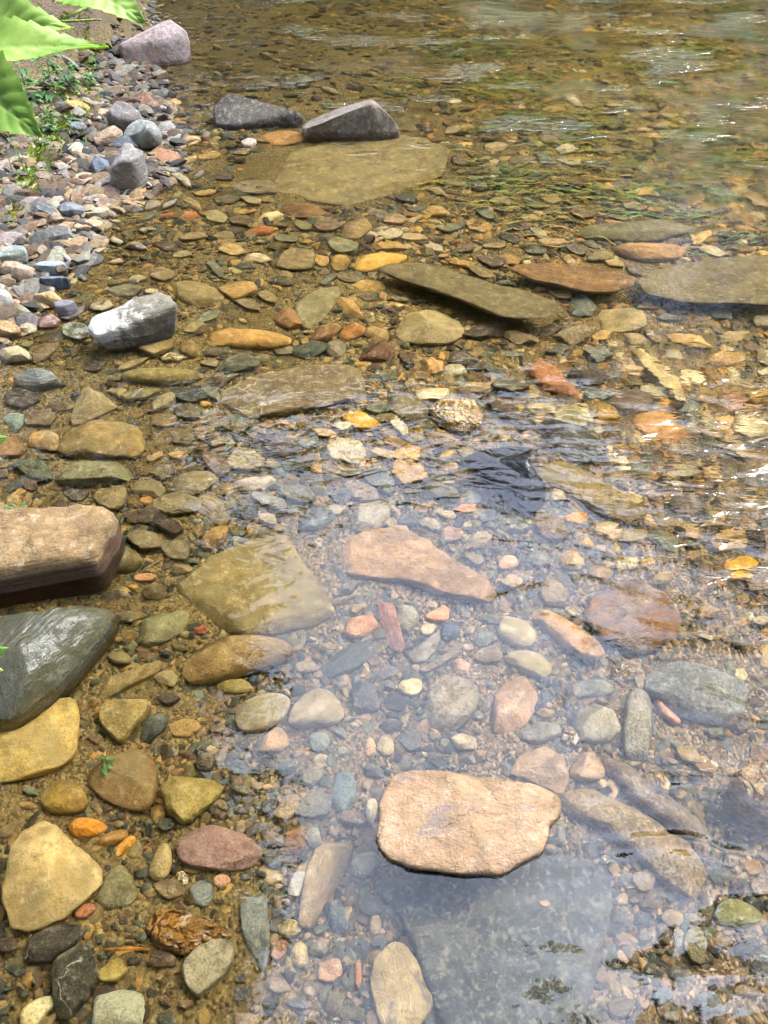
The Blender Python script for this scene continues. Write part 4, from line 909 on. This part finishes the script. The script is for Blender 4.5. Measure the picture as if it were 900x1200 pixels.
def sub(vs): return [Vector(v)-bh for v in vs]
def bleaf(a, b, w, nr, fold, droop, seed):
    leaf_between('leaf', Vector(a)-bh, Vector(b)-bh, w, nr, fold, droop, LEAFM, br, 11, seed)
bleaf(lp(-75, 20, 1.12), lp(86, 31, 1.02), .066, (.1, -.55, .8), .25, .02, 1)
bleaf(lp(-70, 62, 1.02), lp(124, 46, .96), .062, (.0, -.35, 1.0), .35, .05, 2)
bleaf(lp(-75, 60, 1.0), lp(46, 157, .93), .085, (-.1, -.75, .65), .2, .05, 3)
bleaf(lp(70, -28, 1.2), lp(163, 10, 1.08), .075, (.1, -.5, .85), .2, .1, 4)
tube('stem', sub([lp(-70, 60, 1.05), lp(-20, 42, 1.1), lp(60, 30, 1.16), lp(110, 4, 1.2), lp(130, -40, 1.22)]), [.003, .0027, .0022, .0018, .0016], STEMM, br)
tube('stem', sub([lp(-75, 20, 1.14), lp(20, 28, 1.15), lp(80, 25, 1.12), lp(118, 23, 1.1)]), [.002, .0018, .0014, .001], STEMM, br)
# leaf tips at the left edge
for px, py, s, lab in ((-9, 520, .035, 'pale green leaf tip poking in beside the teal triangle stone'), (-8, 768, .03, 'lime leaf tip poking in beside the dark wet boulder')):
    b = lp(px-28, py+10, 1.15); e = empty('leaf_sprig', b); tag(e, lab[0].upper()+lab[1:], 'leaf sprig')
    leaf_between('leaf', Vector((0, 0, 0)), lp(px+15, py-8, 1.1)-b, s, (.0, -.6, .8), .2, .05, LEAFM, e, 7)
    leaf_between('leaf', Vector((0, 0, 0)), lp(px+10, py+18, 1.12)-b, s*.8, (.1, -.6, .8), .2, .05, LEAFM, e, 7)
# ------------------------------------------------------------------ plants on the bank
HERB = leaf_mat('herb_leaf', lin((60, 104, 54)), lin((108, 146, 80)), 40, .35)
MOSSM = leaf_mat('moss_green', lin((84, 100, 26)), lin((136, 140, 48)), 30, .2)
def herb(px, py, h, n, label, cat='plant', lw=.035, zadd=0.0, mat=None, seed=0):
    r = random.Random(seed+int(px*7+py)); q = at(px, py, .06)
    for _ in range(4): q = at(px, py, max(0.001, bed1(q.x, q.y)))
    z = bed1(q.x, q.y)-.01+zadd; e = empty('bank_plant', (q.x, q.y, z)); tag(e, label, cat, 'green plants on the bank')
    top = Vector((r.uniform(-.03, .03), r.uniform(-.03, .02), h))
    tube('stem', [(0, 0, 0), top*.5+Vector((.006, 0, 0)), top], [.003, .0024, .0015], STEMM, e, 6)
    V, F = [], []
    for i in range(n):
        t = r.uniform(.25, 1.05); a = r.uniform(0, 2*PI); L = lw*r.uniform(1.0, 1.9)*(1.3-.5*t); w = L*r.uniform(.38, .55)
        b = top*min(t, 1); d = Vector((math.cos(a), math.sin(a), r.uniform(-.1, .5))).normalized(); b = b+d*h*.16*r.random(); s = d.cross(Vector((0, 0, 1))).normalized(); u = s.cross(d)
        k = len(V)
        for tt, ww in ((0, .05), (.25, .8), (.5, 1.), (.78, .6), (1, .03)):
            c = b+d*L*tt-Vector((0, 0, .35*L*tt*tt)); V += [c-s*w*.5*ww+u*w*.15*ww, c, c+s*w*.5*ww+u*w*.15*ww]
        for m in range(4):
            for j in range(2): F.append((k+m*3+j, k+m*3+j+1, k+m*3+j+4, k+m*3+j+3))
    link('foliage', raw_mesh('foliage', [tuple(v) for v in V], F), mat or HERB, e)
herb(38, 150, .30, 90, 'Tall leafy bank herb in dark shade under the big branch leaves', seed=1)
herb(62, 122, .24, 70, 'Bushy green bank herb beside the earth slope', seed=2)
herb(15, 128, .28, 70, 'Bank herb at the picture edge half hidden by the branch leaves', seed=3)
herb(84, 112, .16, 45, 'Low spreading herb at the top of the gravel beach', lw=.03, seed=4)
herb(108, 104, .09, 26, 'Small bright herb between the earth slope and the water edge', lw=.026, seed=5)
herb(58, 160, .12, 36, 'Fresh green seedling clump above the blue-grey flat beach stone', lw=.028, seed=6)
herb(86, 150, .05, 12, 'Tiny sprout growing on the blue-grey flat beach stone', lw=.024, zadd=.02, seed=7)
herb(52, 178, .07, 18, 'Little seedling among the stones beyond the tan flat cobbles', lw=.022, seed=8)
herb(98, 172, .05, 10, 'Tiny seedling beside the cream upright chip', lw=.02, seed=9)
herb(12, 372, .03, 16, 'Small bright weed between the tan edge stone and pale grey cobble', lw=.02, seed=10)
herb(24, 594, .05, 8, 'Tiny pale green sprout above the pale-topped tan block', lw=.016, zadd=.05, seed=11)
herb(110, 882, .04, 8, 'Tiny lime sprout above the olive-gold round pebble', lw=.014, zadd=.05, seed=12)
herb(116, 84, .10, 24, 'Sprig of bright leaves by the foot of the mauve boulder', lw=.024, seed=13)
herb(88, 62, .16, 44, 'Leafy herb growing from the bare earth slope behind the branch leaves', lw=.032, seed=21)
herb(46, 96, .22, 80, 'Dense dark herb between the lower branch leaf and the earth slope', lw=.034, seed=22)
herb(112, 58, .10, 28, 'Small herb on the earth slope nearest the mauve boulder', lw=.026, seed=23)
herb(20, 96, .26, 90, 'Thick herb clump under the middle branch leaf', lw=.036, seed=24)
def grass_blades():
    r = random.Random(9); V, F = [], []; n = 0
    for px, py, k, h in ((30, 215, 7, .22), (45, 200, 5, .16), (8, 160, 26, .18), (20, 170, 14, .14)):
        q = at(px, py, .06)
        for _ in range(k):
            x, y = q.x+r.gauss(0, .05), q.y+r.gauss(0, .05); z = max(0, bed1(x, y)); L = h*r.uniform(.6, 1.1); a = r.uniform(0, 6.3); w = .003; b = r.uniform(.2, .6)
            for s in range(5):
                t = s/4; c = Vector((x+math.cos(a)*b*L*t*t, y+math.sin(a)*b*L*t*t, z+L*t)); d = Vector((-math.sin(a), math.cos(a), 0))*w*(1-t*.9)
                V += [tuple(c-d), tuple(c+d)]
                if s: F.append((n-2, n, n+1, n-1))
                n += 2
    o = link('grass', raw_mesh('grass', V, F), HERB); tag(o, kind='stuff')
grass_blades()
def moss():
    r = random.Random(4); V, F = [], []; n = 0
    for _ in range(5200):
        px, py = r.gauss(22, 34), r.gauss(2, 14)
        if px > 96 or py > 34: continue
        q = at(px, py, .3)
        for _k in range(3): q = at(px, py, max(.001, bed1(q.x, q.y)))
        z = bed1(q.x, q.y); a = r.uniform(0, 6.3); L = r.uniform(.02, .05); d = Vector((math.cos(a), math.sin(a), r.uniform(.3, 1.2))).normalized()
        s = d.orthogonal().normalized()*L*.22; c = Vector((q.x+r.gauss(0, .02), q.y+r.gauss(0, .02), z))
        V += [tuple(c-s), tuple(c+s), tuple(c+d*L+s*.5), tuple(c+d*L-s*.5)]; F.append((n, n+1, n+2, n+3)); n += 4
    o = link('bank_moss', raw_mesh('bank_moss', V, F), MOSSM); tag(o, kind='stuff')
moss()
# twig lying under water
tw = tube('stick', [at(122, 1113, -.085), at(140, 1112, -.08), at(160, 1112, -.08), at(176, 1113, -.085)], [.003, .0036, .0034, .002], flat_mat('wet_bark', lin((176, 118, 40)), lin((140, 90, 34)), 60, .5))
tag(tw, 'Short orange-brown stick lying under water below the green-brown trapezoid stone', 'stick')
# ------------------------------------------------------------------ woodland round the stream (it shades and mirrors in the water)
GAP = [(150, 580), (185, 500), (300, 478), (430, 500), (560, 535), (660, 620), (770, 700), (880, 800), (990, 780), (1200, 760), (1340, 900), (1340, 1150), (1150, 1200), (960, 1110), (800, 1100), (740, 1260), (330, 1260), (262, 1170), (335, 1090), (250, 1010), (310, 950), (205, 900), (250, 850), (320, 800), (265, 740), (330, 700), (300, 640), (240, 650), (250, 600)]
TLEAF = leaf_mat('woodland_leaf', lin((66, 88, 26)), lin((112, 126, 46)), 3, .4)
BARK = flat_mat('tree_bark', lin((70, 58, 44)), lin((110, 94, 74)), 6, .9)
def in_gap(P):
    q = pix((P.x, P.y, -P.z))
    if q is None: return False
    j = 46*noise.noise(P*1.3)+22*noise.noise(P*3.1)
    return inside(q[0]+j, q[1]+46*noise.noise(P*1.3+Vector((9, 9, 9)))+22*noise.noise(P*3.1+Vector((4, 9, 9))), GAP)
def tree(x, y, H, R, cz, lean, n, label, seed):
    r = random.Random(seed); zb = bed1(x, y)-.15; e = empty('tree', (x, y, zb)); tag(e, label, 'tree', 'trees of the surrounding woodland')
    top = Vector((lean[0], lean[1], H))
    tube('trunk', [(0, 0, 0), top*.3+Vector((.1, .05, 0)), top*.65, top], [.22, .17, .12, .04], BARK, e, 10)
    cc = top*cz; blobs = []
    for i in range(9):
        a = 2*PI*i/9+r.uniform(-.3, .3); d = Vector((math.cos(a)*R*.6, math.sin(a)*R*.6, r.uniform(-.35, .45)*R))
        b = cc+d; blobs.append((b, R*r.uniform(.42, .62)))
        if not in_gap(b+Vector((x, y, zb))): tube('limb', [top*.45, top*.45+(b-top*.45)*.5+Vector((0, 0, .3)), b], [.07, .045, .015], BARK, e, 6)
    blobs.append((cc+Vector((0, 0, R*.4)), R*.6))
    V, F = [], []; k = 0
    for _ in range(n):
        c, rad = r.choice(blobs); d = Vector((r.gauss(0, 1), r.gauss(0, 1), r.gauss(0, .8))).normalized()*rad*r.random()**.4; p = c+d
        if in_gap(p+Vector((x, y, zb))) or p.z+zb < (2.3 if y < 8 else .4): continue
        s = r.uniform(.1, .2); u = Vector((r.gauss(0, 1), r.gauss(0, 1), r.gauss(0, .7))).normalized(); w = u.orthogonal().normalized()
        V += [tuple(p-u*s), tuple(p+w*s*.55), tuple(p+u*s), tuple(p-w*s*.55)]; F.append((k, k+1, k+2, k+3)); k += 4
    if F: link('crown', raw_mesh('crown', V, F, False), TLEAF, e)
TREES = [(-3.6, 1.6, 7.5, 2.6, .8, (1.7, .2), 'broadleaf tree leaning far over the left bank'), (-4.4, 4.6, 8.5, 3.0, .8, (2.2, .3), 'tall broadleaf tree above the gravel beach'),
 (-3.6, -1.6, 7.5, 2.6, .8, (1.6, .3), 'broadleaf tree behind the near left bank'), (-4.2, 9, 9, 3.4, .75, (1.6, -.5), 'big tree over the mauve boulder upstream'), (-1.9, 15.5, 12, 4, .7, (.5, -1.5), 'far upstream tree over the middle of the stream'),
 (4.2, 15.8, 12, 4.2, .7, (-.5, -1.2), 'far upstream tree standing right of the current'), (11, 14, 10, 4, .6, (-1.0, -.5), 'broad tree on the far right bank'),
 (4.3, -.5, 7.5, 2.6, .8, (-2.2, 1.0), 'tree on the near right bank'),
 (1.2, 17.5, 13, 4.2, .7, (.2, -.6), 'tall tree standing far up the stream valley'),
 (-5.5, 13, 7, 3.4, .5, (.3, -.5), 'low bushy tree on the upstream left bank'), (.9, 17, 7, 3.6, .45, (0, -.5), 'low bushy tree closing the view upstream'), (6.6, 15.5, 7, 3.6, .45, (0, -.5), 'low bushy tree on the upstream right bank'), (9.5, 9, 6.5, 3.2, .45, (-.5, 0), 'low bushy tree beside the rapids'),
 (7.6, 10.4, 14, 3.4, .78, (-3.0, -.4), 'tall leaning tree on the right bank upstream'), (.3, -5.5, 9, 3.4, .75, (.2, 1.0), 'tree behind the near bank in the middle'), (-3.4, -5, 9, 3.4, .75, (.4, 1.0), 'tree behind the near bank on the left'), (4.2, -5.2, 9, 3.4, .75, (-.2, .8), 'tree behind the near bank on the right'), (-6.5, 1.5, 9, 3.4, .7, (.5, 0), 'second-row tree behind the left bank'),  # trees behind the near bank are added, unseen, to block fill light
 (-1.2, 18.5, 8, 4, .4, (0, 0), 'wide low tree far upstream on the left'), (3.6, 19, 9, 4.2, .4, (0, 0), 'wide low tree far upstream in the middle'), (9.2, 17, 9, 4.2, .4, (0, 0), 'wide low tree far upstream on the right'), (-4.6, 17, 9, 4, .45, (0, 0), 'wide low tree behind the upstream left bank'), (11.5, 13, 9, 4, .4, (0, 0), 'wide low tree behind the far right bank')]
for i, (x, y, H, R, cz, ln, lab) in enumerate(TREES):
    tree(x, y, H, R, cz, ln, 9000, lab[0].upper()+lab[1:], 50+i)
# ------------------------------------------------------------------ light
SUN_PX = (1130, 1000)
d = ray(*SUN_PX); sd = Vector((d.x, d.y, -d.z))
EL = math.asin(sd.z); AZ = math.atan2(sd.x, sd.y)
SUN_STRENGTH, SUN_ANGLE, SKY, CLOUD, GLOW, EXPO = 4.0, 14, .05, 5.0, 6.0, 1.17
sl = bpy.data.lights.new('sun', 'SUN'); sl.energy = SUN_STRENGTH; sl.angle = math.radians(SUN_ANGLE); sl.color = (1, .95, .85)
so = bpy.data.objects.new('sun', sl); COL.objects.link(so); so.rotation_euler = sd.to_track_quat('Z', 'Y').to_euler()
w = bpy.data.worlds.new('World'); scene.world = w; w.use_nodes = True
nt = w.node_tree; nt.nodes.clear()
def wn(t, **k):
    o = nt.nodes.new(t)
    for a, v in k.items(): setattr(o, a, v)
    return o
sky = wn('ShaderNodeTexSky', sky_type='NISHITA', sun_disc=False, sun_elevation=EL, sun_rotation=AZ)
bg = wn('ShaderNodeBackground'); bg.inputs[1].default_value = SKY; nt.links.new(sky.outputs[0], bg.inputs[0])
tc = wn('ShaderNodeTexCoord')
nz = wn('ShaderNodeTexNoise'); nz.inputs['Scale'].default_value = 3.2; nz.inputs['Detail'].default_value = 6; nz.inputs['Roughness'].default_value = .55; nt.links.new(tc.outputs['Generated'], nz.inputs['Vector'])
mr = wn('ShaderNodeMapRange', interpolation_type='SMOOTHSTEP'); mr.inputs[1].default_value = .3; mr.inputs[2].default_value = .6; mr.inputs[3].default_value = .32; nt.links.new(nz.outputs['Fac'], mr.inputs[0])
dot = wn('ShaderNodeVectorMath', operation='DOT_PRODUCT'); nt.links.new(tc.outputs['Generated'], dot.inputs[0]); dot.inputs[1].default_value = sd
pw = wn('ShaderNodeMath', operation='POWER'); mx_ = wn('ShaderNodeMath', operation='MAXIMUM'); mx_.inputs[1].default_value = 0; nt.links.new(dot.outputs['Value'], mx_.inputs[0]); nt.links.new(mx_.outputs[0], pw.inputs[0]); pw.inputs[1].default_value = 5
gl = wn('ShaderNodeMath', operation='MULTIPLY_ADD'); gl.inputs[1].default_value = GLOW; gl.inputs[2].default_value = CLOUD; nt.links.new(pw.outputs[0], gl.inputs[0])
st_ = wn('ShaderNodeMath', operation='MULTIPLY'); nt.links.new(gl.outputs[0], st_.inputs[0]); nt.links.new(mr.outputs[0], st_.inputs[1])
cb = wn('ShaderNodeBackground'); cb.inputs[0].default_value = (.65, .75, 1, 1); nt.links.new(st_.outputs[0], cb.inputs[1])
sxz = wn('ShaderNodeSeparateXYZ'); nt.links.new(tc.outputs['Generated'], sxz.inputs[0])
hz = wn('ShaderNodeMapRange', interpolation_type='SMOOTHSTEP'); hz.inputs[1].default_value = .35; hz.inputs[2].default_value = .58; nt.links.new(sxz.outputs[2], hz.inputs[0])
st2 = wn('ShaderNodeMath', operation='MULTIPLY'); nt.links.new(st_.outputs[0], st2.inputs[0]); nt.links.new(hz.outputs[0], st2.inputs[1]); nt.links.new(st2.outputs[0], cb.inputs[1])
ad = wn('ShaderNodeAddShader'); nt.links.new(bg.outputs[0], ad.inputs[0]); nt.links.new(cb.outputs[0], ad.inputs[1])
wo = wn('ShaderNodeOutputWorld'); nt.links.new(ad.outputs[0], wo.inputs['Surface'])
vs = scene.view_settings; vs.view_transform = 'Standard'; vs.look = 'None'; vs.exposure = EXPO; vs.gamma = 1
c = scene.cycles; c.max_bounces = 10; c.diffuse_bounces = 3; c.glossy_bounces = 3; c.transmission_bounces = 8; c.transparent_max_bounces = 8
c.caustics_refractive = True; c.caustics_reflective = False; c.blur_glossy = 1.0; c.sample_clamp_indirect = 40; c.use_denoising = True
